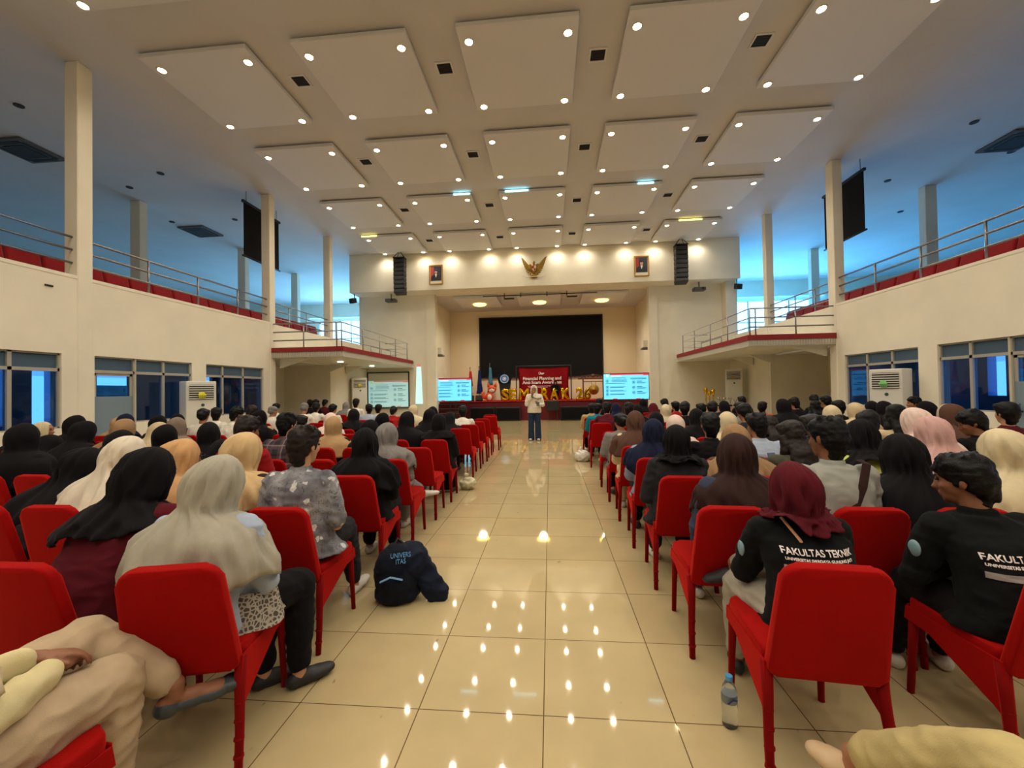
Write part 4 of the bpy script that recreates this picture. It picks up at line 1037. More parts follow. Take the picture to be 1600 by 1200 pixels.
def shoes_mesh(p, vox):
    out = []
    for s in (-1, 1):
        bm = B(); foot(bm, p.L[s][2], p.L[s][3], .008); out.append(remesh(bm, vox, 2))
    return out
def hair_mesh(p, vox, seed, kind='short', tufts=False):
    bm = B(); M = p.H
    def e(c, r, seg=16):
        rr = bmesh.ops.create_uvsphere(bm, u_segments=seg, v_segments=seg//2+1, radius=1)
        for v in rr['verts']: v.co = Vector((v.co.x*r[0], v.co.y*r[1], v.co.z*r[2]))
        bmesh.ops.transform(bm, matrix=M @ TR(*c), verts=rr['verts'])
    e((0, -.018, .05), (.091, .103, .086)); e((0, -.045, .005), (.085, .078, .08)); e((0, .045, .085), (.05, .034, .026))
    for s in (-1, 1): e((s*.046, .015, .078), (.042, .055, .036), 10); e((s*.073, -.004, .03), (.015, .04, .045), 10); e((s*.074, .012, .0), (.008, .012, .03), 8)
    if kind == 'short':
        e((0, -.06, -.035), (.074, .045, .06), 14); e((0, -.056, -.075), (.058, .038, .04), 12); e((0, -.046, -.105), (.05, .034, .034), 12); e((0, .068, .062), (.052, .02, .026), 12)
        for s in (-1, 1): e((s*.058, -.045, -.015), (.024, .034, .05), 10)
    if tufts:
        rt = random.Random(seed)
        for k in range(110):
            th = 2*PI*k/110+rt.uniform(-.05, .05); c, s = math.cos(th), math.sin(th)
            fr_ = max(0, s); bk = max(0, -s)
            z1 = .002+.05*fr_-.10*bk+rt.uniform(-.014, .012); R_ = 1+.04*rt.random()
            a0 = Vector((c*.07, s*.075-.015, .085)); a1 = Vector((c*.080*R_, s*(.078 if s > 0 else .1)*R_-.012, .03+.03*fr_)); q_ = 1-.32*bk
            a2 = Vector((c*.08*q_, s*(.083 if s > 0 else .096)*(1-.15*bk)-.012, z1))
            tube(bm, [M @ a0, M @ a1, M @ a1.lerp(a2, .6), M @ a2], [.011, .011, .009, .003], 6)
        for k in range(26):
            x = rt.uniform(-.06, .06); y = rt.uniform(-.07, .04)
            tube(bm, [M @ Vector((x, y-.01, .10)), M @ Vector((x*1.1+.005, y, .126)), M @ Vector((x*1.3+.01, y+.025, .124-abs(x)*.5))], [.014, .012, .004], 6)
    if kind == 'bun': e((0, -.125, .02), (.052, .05, .052), 12); e((0, -.06, -.04), (.06, .045, .04), 12)
    if kind == 'long':
        q0 = M @ Vector((0, -.05, -.03)); q1 = p.neck+Vector((0, -.085, .02)); q2 = p.neck+Vector((0, -.13, -.13)); q3 = p.neck+Vector((0, -.12, -.26))
        tube(bm, [q0, q1, q2, q3], [.085, .1, .105, .07], 14, flat=.5)
        for s in (-1, 1): tube(bm, [M @ Vector((s*.075, -.0, .0)), p.neck+Vector((s*.09, -.0, .03)), p.neck+Vector((s*.1, .02, -.1))], [.035, .04, .025], 10)
    if kind == 'cap':
        bm.free(); bm = B(); e((0, -.015, .06), (.092, .108, .075)); e((0, .09, .06), (.07, .07, .012)); e((0, -.045, .0), (.082, .078, .07))
    me = remesh(bm, vox, 2)
    o = Vector((seed*3.1, 0, seed)); Mi = M.inverted()
    def f(q, n):
        l = Mi @ q
        a = math.atan2(l.x, l.z+.02)
        return .008*noise.noise(l*16+o)+.0045*noise.noise(l*38+o)+.002*noise.noise(Vector((a*14, l.y*16, l.z*10))+o)
    if kind != 'cap': displace(me, f)
    return me
def hijab_mesh(p, seed, length=.26, seg=72, puff=0., spread=1.0, fold=1.0, face=True, front=None):
    """wrapped head cloth: grid of rings from crown to hem, opened at the face"""
    rnd = random.Random(seed)
    Z = [.13, .127, .115, .095, .07, .04, .01, -.02, -.05, -.08, -.105, -.13]
    n1 = len(Z); rows = []
    ph = [rnd.uniform(0, 6.28) for _ in range(6)]; fr = [rnd.choice((5, 6, 7)), rnd.choice((9, 11)), rnd.choice((14, 17, 19))]
    tw = rnd.uniform(-9, 9)
    Hm = p.H; ringsz = []
    for i, z in enumerate(Z): ringsz.append(('h', z))
    nb = 12
    for i in range(1, nb+1): ringsz.append(('t', i/nb))
    vs = []
    for kind, z in ringsz:
        row = []
        for k in range(seg):
            t = 2*PI*k/seg; c, s = math.cos(t), math.sin(t)      # t=90deg is the face side
            if kind == 'h':
                u = min(1, max(0, (z+.02)/.15)); cap = math.sqrt(max(0, 1-u**2.3))
                rx = .100*(cap if z > -.02 else 1-.05*((-.02-z)/.11)**1.3)
                ryf = .092*(cap if z > -.02 else 1-.12*((-.02-z)/.11)); ryb = (.132+puff*(1 if z < .08 else .4))*(cap if z > -.02 else 1-.16*((-.02-z)/.11)**1.2)
                f = .0026+.0062*max(0, min(1, (.11-z)/.15))
                r = 1+fold*f/.09*((.55-abs(noise.noise(Vector((c*3.0+tw*z*.35, s*3.0, z*7+seed*.37)))))*3.2-.9+(.4-abs(noise.noise(Vector((c*6.5, s*6.5-tw*z, z*9+seed*.7)))))*2.0)
                y = s*(ryf if s > 0 else ryb)*r-.01
                q = Vector((c*rx*r, y, z))
                row.append(Hm @ q)
            else:
                # from jaw ring to hem over shoulders
                u = z
                base = p.neck+Vector((0, .0, .055)); 
                zz = base.z-u*length
                e = min(1, u*length/.14)
                wx = .096+(.145+.055*min(1, u*1.2))*spread*(e**.65)*(.72 if length < .2 else 1)
                wyb = .108+(.04+.045*u)*e**.7+(.02 if length > .3 else 0); wyf = .085+(.06+.04*u)*e**.8
                cy = p.neck.y+(p.chest.y-p.neck.y)*min(1.2, u*length/.11*.6)
                f = (.006+.017*min(1, u*1.5))*fold
                g = (.35-abs(noise.noise(Vector((c*3.4+u*tw*.14, s*3.4, u*1.3+seed*.53)))))*2.6+(.3-abs(noise.noise(Vector((c*6.5, s*6.5+u*tw*.12, u*1.9+seed*.21)))))*1.5
                x = c*(wx+f*g); y = cy+s*((wyf if s > 0 else wyb)+f*g)
                hem = (.03*math.sin(2*t+ph[5])+.02*math.sin(5*t+ph[0]))*u
                if front is not None and s > 0: hem += front*s*u
                hem += .05*abs(c)*u*(1 if length > .2 else .3)
                row.append(Vector((x, y, zz+hem)))
        vs.append(row)
    # smooth joint: blend the first torso rows toward the head's last row
    last = vs[n1-1]
    for j, wgt in ((0, .62), (1, .28), (2, .1)):
        row = vs[n1+j]
        for k in range(seg): row[k] = row[k].lerp(Vector((last[k].x, last[k].y, min(last[k].z-.012*(j+1), row[k].z+.02))), wgt)
    bm = B(); V = [[bm.verts.new(q) for q in r] for r in vs]
    top = bm.verts.new(Hm @ Vector((0, -.012, .131)))
    for k in range(seg): bm.faces.new((top, V[0][k], V[0][(k+1) % seg]))
    Hi = Hm.inverted()
    for a in range(len(V)-1):
        for k in range(seg):
            quad = (V[a][k], V[a][(k+1) % seg], V[a+1][(k+1) % seg], V[a+1][k])
            if face and a < n1:
                c = Hi @ (sum((v.co for v in quad), Vector())/4)
                if c.y > 0 and (c.x/.058)**2+((c.z+.018)/.082)**2 < 1: continue
            bm.faces.new(quad)
    bmesh.ops.recalc_face_normals(bm, faces=bm.faces[:])
    bmesh.ops.smooth_vert(bm, verts=bm.verts[:], factor=.4, use_axis_x=True, use_axis_y=True, use_axis_z=True)
    bmesh.ops.smooth_vert(bm, verts=bm.verts[:], factor=.3, use_axis_x=True, use_axis_y=True, use_axis_z=True)
    bmesh.ops.delete(bm, geom=[v for v in bm.verts if not v.link_faces], context='VERTS')
    bm.normal_update(); outer = list(bm.verts); fs = list(bm.faces); edges = [e for e in bm.edges if e.is_boundary]
    inn = {v: bm.verts.new(v.co-v.normal*.004) for v in outer}
    for f in fs: bm.faces.new([inn[v] for v in reversed(f.verts)])
    for e in edges:
        lp = e.link_loops[0]; v1 = lp.vert; v2 = lp.link_loop_next.vert
        bm.faces.new((v2, v1, inn[v1], inn[v2]))
    me = bpy.data.meshes.new('hijab'); bm.to_mesh(me); bm.free()
    for q in me.polygons: q.use_smooth = True
    return me
def eyes_mesh(p):
    bm = B()
    for s in (-1, 1):
        T = p.H @ TR(s*.031, .079, .012)
        rr = bmesh.ops.create_uvsphere(bm, u_segments=8, v_segments=6, radius=1)
        for v in rr['verts']: v.co = Vector((v.co.x*.013, v.co.y*.008, v.co.z*.0065))
        bmesh.ops.transform(bm, matrix=T, verts=rr['verts'])
        T = p.H @ TR(s*.031, .08, .034)
        rr = bmesh.ops.create_uvsphere(bm, u_segments=8, v_segments=6, radius=1)
        for v in rr['verts']: v.co = Vector((v.co.x*.018, v.co.y*.007, v.co.z*.004))
        bmesh.ops.transform(bm, matrix=T, verts=rr['verts'])
    me = bpy.data.meshes.new('eyes'); bm.to_mesh(me); bm.free()
    for q in me.polygons: q.use_smooth = True
    return me
M_EYE = mat('eye_dark', (24, 16, 14), .3)
M_SHOE = mat('shoe_dark', (34, 32, 34), .6); M_SHOEW = mat('shoe_white', (206, 200, 190), .6)

PAL = {'black': (20, 18, 21), 'dark grey': (40, 39, 42), 'maroon': (84, 20, 30), 'cream': (206, 190, 154), 'off-white': (214, 202, 182), 'white': (222, 216, 200),
 'tan': (176, 142, 100), 'brown tan': (152, 120, 86), 'beige': (196, 176, 140), 'grey brown': (128, 112, 98), 'grey green': (128, 134, 128), 'grey': (126, 122, 118),
 'peach': (196, 152, 106), 'light tan': (204, 172, 126), 'dark brown': (52, 34, 32), 'pale blue': (166, 178, 196), 'pale pink': (222, 196, 184), 'dusty pink': (196, 156, 150),
 'navy': (26, 30, 54), 'red': (150, 28, 30), 'denim': (58, 64, 86), 'brown': (88, 62, 50), 'blue grey': (140, 148, 170), 'teal': (24, 118, 134), 'blue': (40, 96, 150),
 'olive': (92, 84, 52), 'orange': (226, 84, 20), 'olive grey': (76, 74, 62), 'light grey': (158, 158, 150), 'lime': (192, 206, 104), 'grey beige': (186, 174, 152), 'dark floral': (52, 26, 30), 'ash grey': (168, 162, 146)}
def cmat(c): return fabric(c.replace(' ', '_')+'_cloth', PAL[c])
HAIRC = {'black': M_HAIR, 'dark brown': M_HAIRB, 'brown': M_HAIRB}
def put(name, me, m, parent):
    """share a mesh, colour it on the object"""
    if len(me.materials) == 0: me.materials.append(m)
    o = bpy.data.objects.new(name, me); COL.objects.link(o); o.parent = parent
    o.material_slots[0].link = 'OBJECT'; o.material_slots[0].material = m
    return o
# shared library of seated figures for the rows farther away
LIB = []
specs = [dict(lean=.05, yaw=0, pitch=.05), dict(lean=.08, yaw=-.35, pitch=.15, legs='forward'), dict(lean=.07, yaw=.35, pitch=.1, arms='side', legs='back'), dict(lean=.28, yaw=-.15, pitch=.35, arms='phone'),
 dict(lean=.02, yaw=-.7, pitch=.05, arms='cross'), dict(lean=.2, yaw=.2, pitch=.3, arms='phone', legs='forward'), dict(lean=.45, yaw=0, pitch=.5, legs='back'), dict(lean=.62, yaw=.1, pitch=.75, arms='phone')]
class Fig: pass
def build_fig(sp, seed, vox, seg):
    f = Fig(); f.p = p = make_pose(**sp); f.seed = seed
    f.body = body_mesh(p, vox*.9); f.top = top_mesh(p, vox, seed); f.topw = top_mesh(p, vox, seed+9, 1.16, .46, 1.3); f.legs = legs_mesh(p, vox, seed); f.skirt = legs_mesh(p, vox, seed, 1.15, .98, True)
    f.shoes = shoes_mesh(p, vox*.8); f.hair = {k: hair_mesh(p, vox*.6, seed, k) for k in ('short', 'long', 'bun', 'cap')}
    f.hij = [hijab_mesh(p, seed*3+1, .16, seg), hijab_mesh(p, seed*3+2, .34, seg, .012)]
    return f
for i, sp in enumerate(specs): LIB.append(build_fig(sp, i+1, .02, 48))
CHAIR0 = make_chair()
used_chair = [False]
def place_chair(x, y, rz, label, group):
    if not used_chair[0]: c = CHAIR0; used_chair[0] = True
    else: c = copy_tree(CHAIR0)
    c.location = (x, y, 0); c.rotation_euler = (0, 0, rz); c['label'] = label; c['group'] = group
    return c
def dress(name_label, f, x, y, z, rz, head, hc, tc, group, sc=1.0, sz=1.0, seed=0, legc='black', wide=None, cat='person'):
    rnd = random.Random(seed)
    r = thing('person', name_label, cat, (x, y, z), rz, group); r.scale = (sc, sc, sz)
    sk = rnd.choice((M_SKIN, M_SKIN2, M_SKIN3, M_SKIN))
    put('body', f.body, sk, r)
    fem = head == 'H' or head in 'LB'
    put('top', f.topw if head == 'H' else f.top, cmat(tc), r)
    put('skirt' if head == 'H' and seed % 3 else 'trousers', f.skirt if head == 'H' and seed % 3 else f.legs, cmat(legc), r)
    sm_ = rnd.choice((M_SHOE, M_SHOEW))
    for q_ in f.shoes: put('shoe', q_, sm_, r)
    if head == 'H': put('hijab', f.hij[rnd.choice((0, 1, 1))], cmat(hc), r)
    elif head == 'C': put('cap', f.hair['cap'], cmat(hc), r)
    else: put('hair', f.hair[{'S': 'short', 'L': 'long', 'B': 'bun'}[head]], HAIRC[hc], r)
    return r
SEATS = [
 ('L',0,-1.58,1.22,'H','grey','pale blue',317),
 ('L',0,-2.13,1.23,'H','black','maroon',147),
 ('L',1,-1.61,1.29,'S','dark brown','floral grey',470),
 ('L',1,-2.10,1.24,'H','light tan','dark brown',360),
 ('L',1,-2.57,1.20,'H','peach','peach',241),
 ('L',1,-3.04,1.21,'H','off-white','cream',165),
 ('L',1,-3.51,1.12,'H','black','dark grey',70),
 ('L',2,-1.60,1.20,'H','black','black',570),
 ('L',2,-2.72,1.31,'S','brown','red',379),
 ('L',2,-3.21,1.04,'H','black','black',300),
 ('L',2,-3.90,1.20,'H','black','black',186),
 ('L',2,-4.38,1.01,'H','black','black',120),
 ('L',2,-4.90,1.27,'H','black','black',38),
 ('L',3,-1.73,1.18,'H','grey','grey',602),
 ('L',3,-2.85,1.30,'S','black','plaid',443),
 ('L',3,-3.73,1.21,'H','black','black',325),
 ('L',3,-4.23,1.19,'H','black','black',259),
 ('L',3,-4.91,1.24,'H','brown tan','tan',172),
 ('L',3,-5.42,1.22,'H','black','black',108),
 ('L',3,-6.13,1.02,'H','black','black',20),
 ('L',4,-2.28,1.16,'H','black','black',575),
 ('L',4,-2.75,1.21,'H','tan','black',522),
 ('L',4,-4.90,1.22,'H','grey brown','grey green',276),
 ('L',4,-5.41,1.13,'H','beige','beige',221),
 ('L',4,-6.41,1.26,'H','black','black',115),
 ('L',4,-6.88,1.18,'H','cream','cream',66),
 ('L',4,-7.48,1.08,'H','black','black',5),
 ('L',5,-1.59,1.19,'H','black','black',685),
 ('L',5,-2.11,1.21,'H','black','black',630),
 ('L',5,-3.67,1.19,'S','black','black',469),
 ('L',5,-5.92,1.21,'H','black','black',250),
 ('L',5,-6.49,1.24,'H','navy','black',197),
 ('L',6,-2.00,1.21,'H','black','black',667),
 ('L',6,-2.74,1.17,'H','black','black',599),
 ('L',6,-3.70,1.17,'H','pale pink','white',512),
 ('L',6,-4.89,1.24,'H','black','tan',407),
 ('L',6,-5.43,1.29,'S','black','white',360),
 ('L',6,-5.95,1.27,'B','black','white',316),
 ('L',6,-6.43,1.19,'H','black','maroon',276),
 ('L',6,-7.52,1.15,'H','tan','tan',186),
 ('L',7,-1.89,1.07,'H','black','black',697),
 ('L',7,-3.69,1.20,'H','black','black',549),
 ('L',7,-5.79,1.29,'S','brown','grey',384),
 ('L',7,-6.41,1.26,'S','black','white',337),
 ('L',8,-1.77,1.20,'S','black','white',722),
 ('L',8,-2.37,1.20,'H','black','black',676),
 ('L',9,-3.10,1.20,'H','cream','white',642),
 ('L',9,-5.67,1.28,'C','grey','white',471),
 ('L',9,-6.40,1.22,'C','grey','white',424),
 ('L',10,-3.90,1.14,'S','black','red',609),
 ('L',10,-4.43,1.22,'S','black','pale blue',576),
 ('L',10,-5.38,1.23,'S','black','white',517),
 ('L',10,-5.85,1.27,'S','black','white',492),
 ('L',11,-4.53,1.19,'S','black','cream',591),
 ('L',11,-7.40,1.25,'S','black','white',431),
 ('L',12,-5.53,1.34,'S','black','white',556),
 ('L',13,-6.27,1.22,'H','grey','black',539),
 ('L',13,-7.23,1.31,'S','black','black',492),
 ('L',14,-7.88,1.30,'S','black','black',484),
 ('L',15,-7.90,1.28,'S','black','maroon',504),
 ('R',0,1.14,1.14,'H','maroon','black jacket',1264),
 ('R',0,1.93,1.17,'S','black','black jacket',1570),
 ('R',1,1.15,1.21,'H','dark brown','denim',1156),
 ('R',1,1.69,1.31,'S','black','light grey',1300),
 ('R',1,2.18,1.19,'H','black','dark floral',1440),
 ('R',1,2.71,1.22,'H','cream','cream',1595),
 ('R',2,1.02,1.20,'H','black','dark grey',1060),
 ('R',2,1.49,1.20,'H','brown tan','brown',1152),
 ('R',2,1.98,1.21,'L','dark brown','olive grey',1255),
 ('R',2,2.49,1.22,'H','black','lime',1364),
 ('R',2,3.06,1.23,'H','dusty pink','dusty pink',1490),
 ('R',3,1.03,1.19,'H','navy','blue grey',1021),
 ('R',3,1.59,1.24,'S','black','black',1119),
 ('R',3,2.06,1.23,'S','black','pale blue',1185),
 ('R',3,2.53,1.22,'L','dark brown','maroon',1267),
 ('R',3,3.05,1.25,'S','black','black',1358),
 ('R',3,3.58,1.26,'H','pale pink','cream',1452),
 ('R',3,4.15,1.23,'S','black','black',1555),
 ('R',4,1.02,1.23,'H','brown','cream',996),
 ('R',4,1.48,1.18,'H','pale pink','pale pink',1052),
 ('R',4,2.07,1.21,'H','cream','cream',1136),
 ('R',4,2.68,1.13,'L','dark brown','dark grey',1222),
 ('R',4,3.89,1.27,'L','black','beige',1397),
 ('R',4,4.58,1.26,'H','brown','brown',1502),
 ('R',4,5.05,1.28,'S','black','maroon',1572),
 ('R',5,0.98,1.15,'B','black','grey',967),
 ('R',5,1.46,1.17,'H','black','black',1025),
 ('R',5,2.05,1.20,'H','black','olive',1094),
 ('R',5,2.69,1.26,'S','black','dark grey',1171),
 ('R',5,3.83,1.22,'H','cream','cream',1310),
 ('R',5,5.16,1.23,'H','grey beige','cream',1481),
 ('R',6,4.69,1.22,'H','beige','beige',1344),
 ('R',6,5.69,1.23,'H','black','navy',1456),
 ('R',7,1.41,1.24,'S','black','black',984),
 ('R',7,2.36,1.25,'S','black','black',1070),
 ('R',7,2.83,1.25,'S','black','black',1114),
 ('R',7,3.30,1.23,'S','black','grey',1155),
 ('R',7,4.06,1.27,'H','black','black',1229),
 ('R',7,4.90,1.24,'S','black','black',1311),
 ('R',7,5.69,1.21,'H','black','black',1389),
 ('R',8,1.13,1.23,'S','black','maroon',949),
 ('R',8,1.71,1.18,'H','black','maroon',996),
 ('R',8,2.25,1.18,'H','cream','cream',1040),
 ('R',8,2.92,1.19,'S','black','red',1096),
 ('R',8,4.99,1.21,'L','black','maroon',1273),
 ('R',8,6.01,1.19,'H','black','black',1363),
 ('R',8,6.73,1.26,'S','black','navy',1428),
 ('R',9,1.03,1.19,'S','black','teal',934),
 ('R',9,2.28,1.13,'H','maroon','maroon',1026),
 ('R',9,3.71,1.20,'H','black','black',1135),
 ('R',9,4.42,1.18,'S','black','orange',1190),
 ('R',9,5.14,1.25,'S','black','black',1247),
 ('R',9,5.70,1.28,'S','black','black',1291),
 ('R',10,0.98,1.16,'S','black','tan',922),
 ('R',10,1.58,1.14,'H','navy','blue',965),
 ('R',10,2.91,1.18,'S','black','red',1056),
 ('R',10,6.03,1.28,'S','black','black',1279),
 ('R',11,1.25,1.26,'S','black','black',936),
 ('R',11,2.91,1.22,'S','black','black',1041),
 ('R',11,4.73,1.26,'S','black','black',1159),
 ('R',11,6.17,1.06,'L','black','black',1256),
 ('R',12,2.54,1.21,'H','black','black',1006),
]
# ================================================================== the audience
ROWY = {'L': [1.8, 2.6, 3.5, 4.27, 5.1, 5.87, 6.68, 7.5, 8.3, 9.1, 9.9, 10.7, 11.5, 12.3, 13.1, 13.9], 'R': [2.0, 2.7, 3.5, 4.32, 5.13, 5.95, 6.8, 7.6, 8.4, 9.2, 10.0, 10.8, 11.6, 12.4, 13.2]}
# special cloths
def pattern_mat(name, kind):
    m = bpy.data.materials.new(name); m.use_nodes = True; nt = m.node_tree; b = nt.nodes['Principled BSDF']; b.inputs['Roughness'].default_value = .85
    tc = nt.nodes.new('ShaderNodeTexCoord'); L = nt.links.new
    def ramp(src, stops):
        r = nt.nodes.new('ShaderNodeValToRGB'); L(src, r.inputs[0]); r.color_ramp.interpolation = 'LINEAR'
        while len(r.color_ramp.elements) < len(stops): r.color_ramp.elements.new(.5)
        for e, (p, c) in zip(r.color_ramp.elements, stops): e.position = p; e.color = c
        return r
    def mix(f, a, c):
        x = nt.nodes.new('ShaderNodeMix'); x.data_type = 'RGBA'; L(f, x.inputs['Factor'])
        (L(a, x.inputs['A']) if not isinstance(a, tuple) else setattr(x.inputs['A'], 'default_value', a)); (L(c, x.inputs['B']) if not isinstance(c, tuple) else setattr(x.inputs['B'], 'default_value', c))
        return x.outputs['Result']
    if kind == 'floral':
        n = nt.nodes.new('ShaderNodeTexNoise'); n.inputs['Scale'].default_value = 7; n.inputs['Detail'].default_value = 6; L(tc.outputs['Object'], n.inputs['Vector'])
        base = ramp(n.outputs[0], [(.35, lin((84, 82, 92))), (.5, lin((122, 120, 126))), (.65, lin((156, 154, 156)))]).outputs[0]
        w = nt.nodes.new('ShaderNodeTexNoise'); w.inputs['Scale'].default_value = 16; w.inputs['Distortion'].default_value = 1.5; L(tc.outputs['Object'], w.inputs['Vector'])
        dk = ramp(w.outputs[0], [(.485, (0, 0, 0, 1)), (.5, (1, 1, 1, 1)), (.515, (0, 0, 0, 1))]).outputs[0]
        c1 = mix(dk, base, lin((46, 46, 56)))
        v = nt.nodes.new('ShaderNodeTexVoronoi'); v.inputs['Scale'].default_value = 12; L(tc.outputs['Object'], v.inputs['Vector'])
        dist = nt.nodes.new('ShaderNodeTexNoise'); dist.inputs['Scale'].default_value = 45; L(tc.outputs['Object'], dist.inputs['Vector'])
        ad = nt.nodes.new('ShaderNodeMath'); ad.operation = 'MULTIPLY_ADD'; L(dist.outputs[0], ad.inputs[0]); ad.inputs[1].default_value = .5; L(v.outputs['Distance'], ad.inputs[2])
        fl = ramp(ad.outputs[0], [(.50, (1, 1, 1, 1)), (.53, (0, 0, 0, 1))]).outputs[0]
        msk = nt.nodes.new('ShaderNodeTexNoise'); msk.inputs['Scale'].default_value = 5; L(tc.outputs['Object'], msk.inputs['Vector'])
        mk = ramp(msk.outputs[0], [(.47, (0, 0, 0, 1)), (.5, (1, 1, 1, 1))]).outputs[0]
        mm = nt.nodes.new('ShaderNodeMath'); mm.operation = 'MULTIPLY'; L(fl, mm.inputs[0]); L(mk, mm.inputs[1])
        L(mix(mm.outputs[0], c1, lin((206, 204, 200))), b.inputs['Base Color'])
    elif kind == 'plaid':
        sep = nt.nodes.new('ShaderNodeSeparateXYZ'); L(tc.outputs['Object'], sep.inputs[0]); cur = lin((36, 32, 40))
        for ax, col, sc_, th in ((0, lin((92, 66, 72)), 70, .6), (2, lin((92, 66, 72)), 70, .6), (0, lin((150, 130, 130)), 35, .97), (2, lin((150, 130, 130)), 35, .97)):
            s = nt.nodes.new('ShaderNodeMath'); s.operation = 'MULTIPLY'; s.inputs[1].default_value = sc_; L(sep.outputs[ax], s.inputs[0])
            si = nt.nodes.new('ShaderNodeMath'); si.operation = 'SINE'; L(s.outputs[0], si.inputs[0])
            g = nt.nodes.new('ShaderNodeMath'); g.operation = 'GREATER_THAN'; g.inputs[1].default_value = th; L(si.outputs[0], g.inputs[0])
            h = nt.nodes.new('ShaderNodeMath'); h.operation = 'MULTIPLY'; h.inputs[1].default_value = .55; L(g.outputs[0], h.inputs[0])
            cur = mix(h.outputs[0], cur, col)
        L(cur, b.inputs['Base Color'])
    elif kind == 'lace':
        v = nt.nodes.new('ShaderNodeTexVoronoi'); v.feature = 'DISTANCE_TO_EDGE'; v.inputs['Scale'].default_value = 52; L(tc.outputs['Object'], v.inputs['Vector'])
        c = ramp(v.outputs['Distance'], [(.10, lin((216, 208, 192))), (.18, lin((110, 100, 90)))]).outputs[0]
        L(c, b.inputs['Base Color'])
    elif kind == 'dark floral':
        n = nt.nodes.new('ShaderNodeTexNoise'); n.inputs['Scale'].default_value = 14; n.inputs['Detail'].default_value = 4; L(tc.outputs['Object'], n.inputs['Vector'])
        L(ramp(n.outputs[0], [(.45, lin((28, 16, 20))), (.58, lin((92, 34, 42))), (.68, lin((30, 18, 22)))]).outputs[0], b.inputs['Base Color'])
    return m
MATS['fabric_floral_grey_cloth'] = pattern_mat('floral_shirt', 'floral'); PAL['floral grey'] = (0, 0, 0)
MATS['fabric_plaid_cloth'] = pattern_mat('plaid_shirt', 'plaid'); PAL['plaid'] = (0, 0, 0)
MATS['fabric_dark_floral_cloth'] = pattern_mat('dark_floral_dress', 'dark floral')
M_LACE = pattern_mat('white_lace', 'lace')
MATS['fabric_black_jacket_cloth'] = fabric('jacket_black', (18, 19, 20)); PAL['black jacket'] = (0, 0, 0)

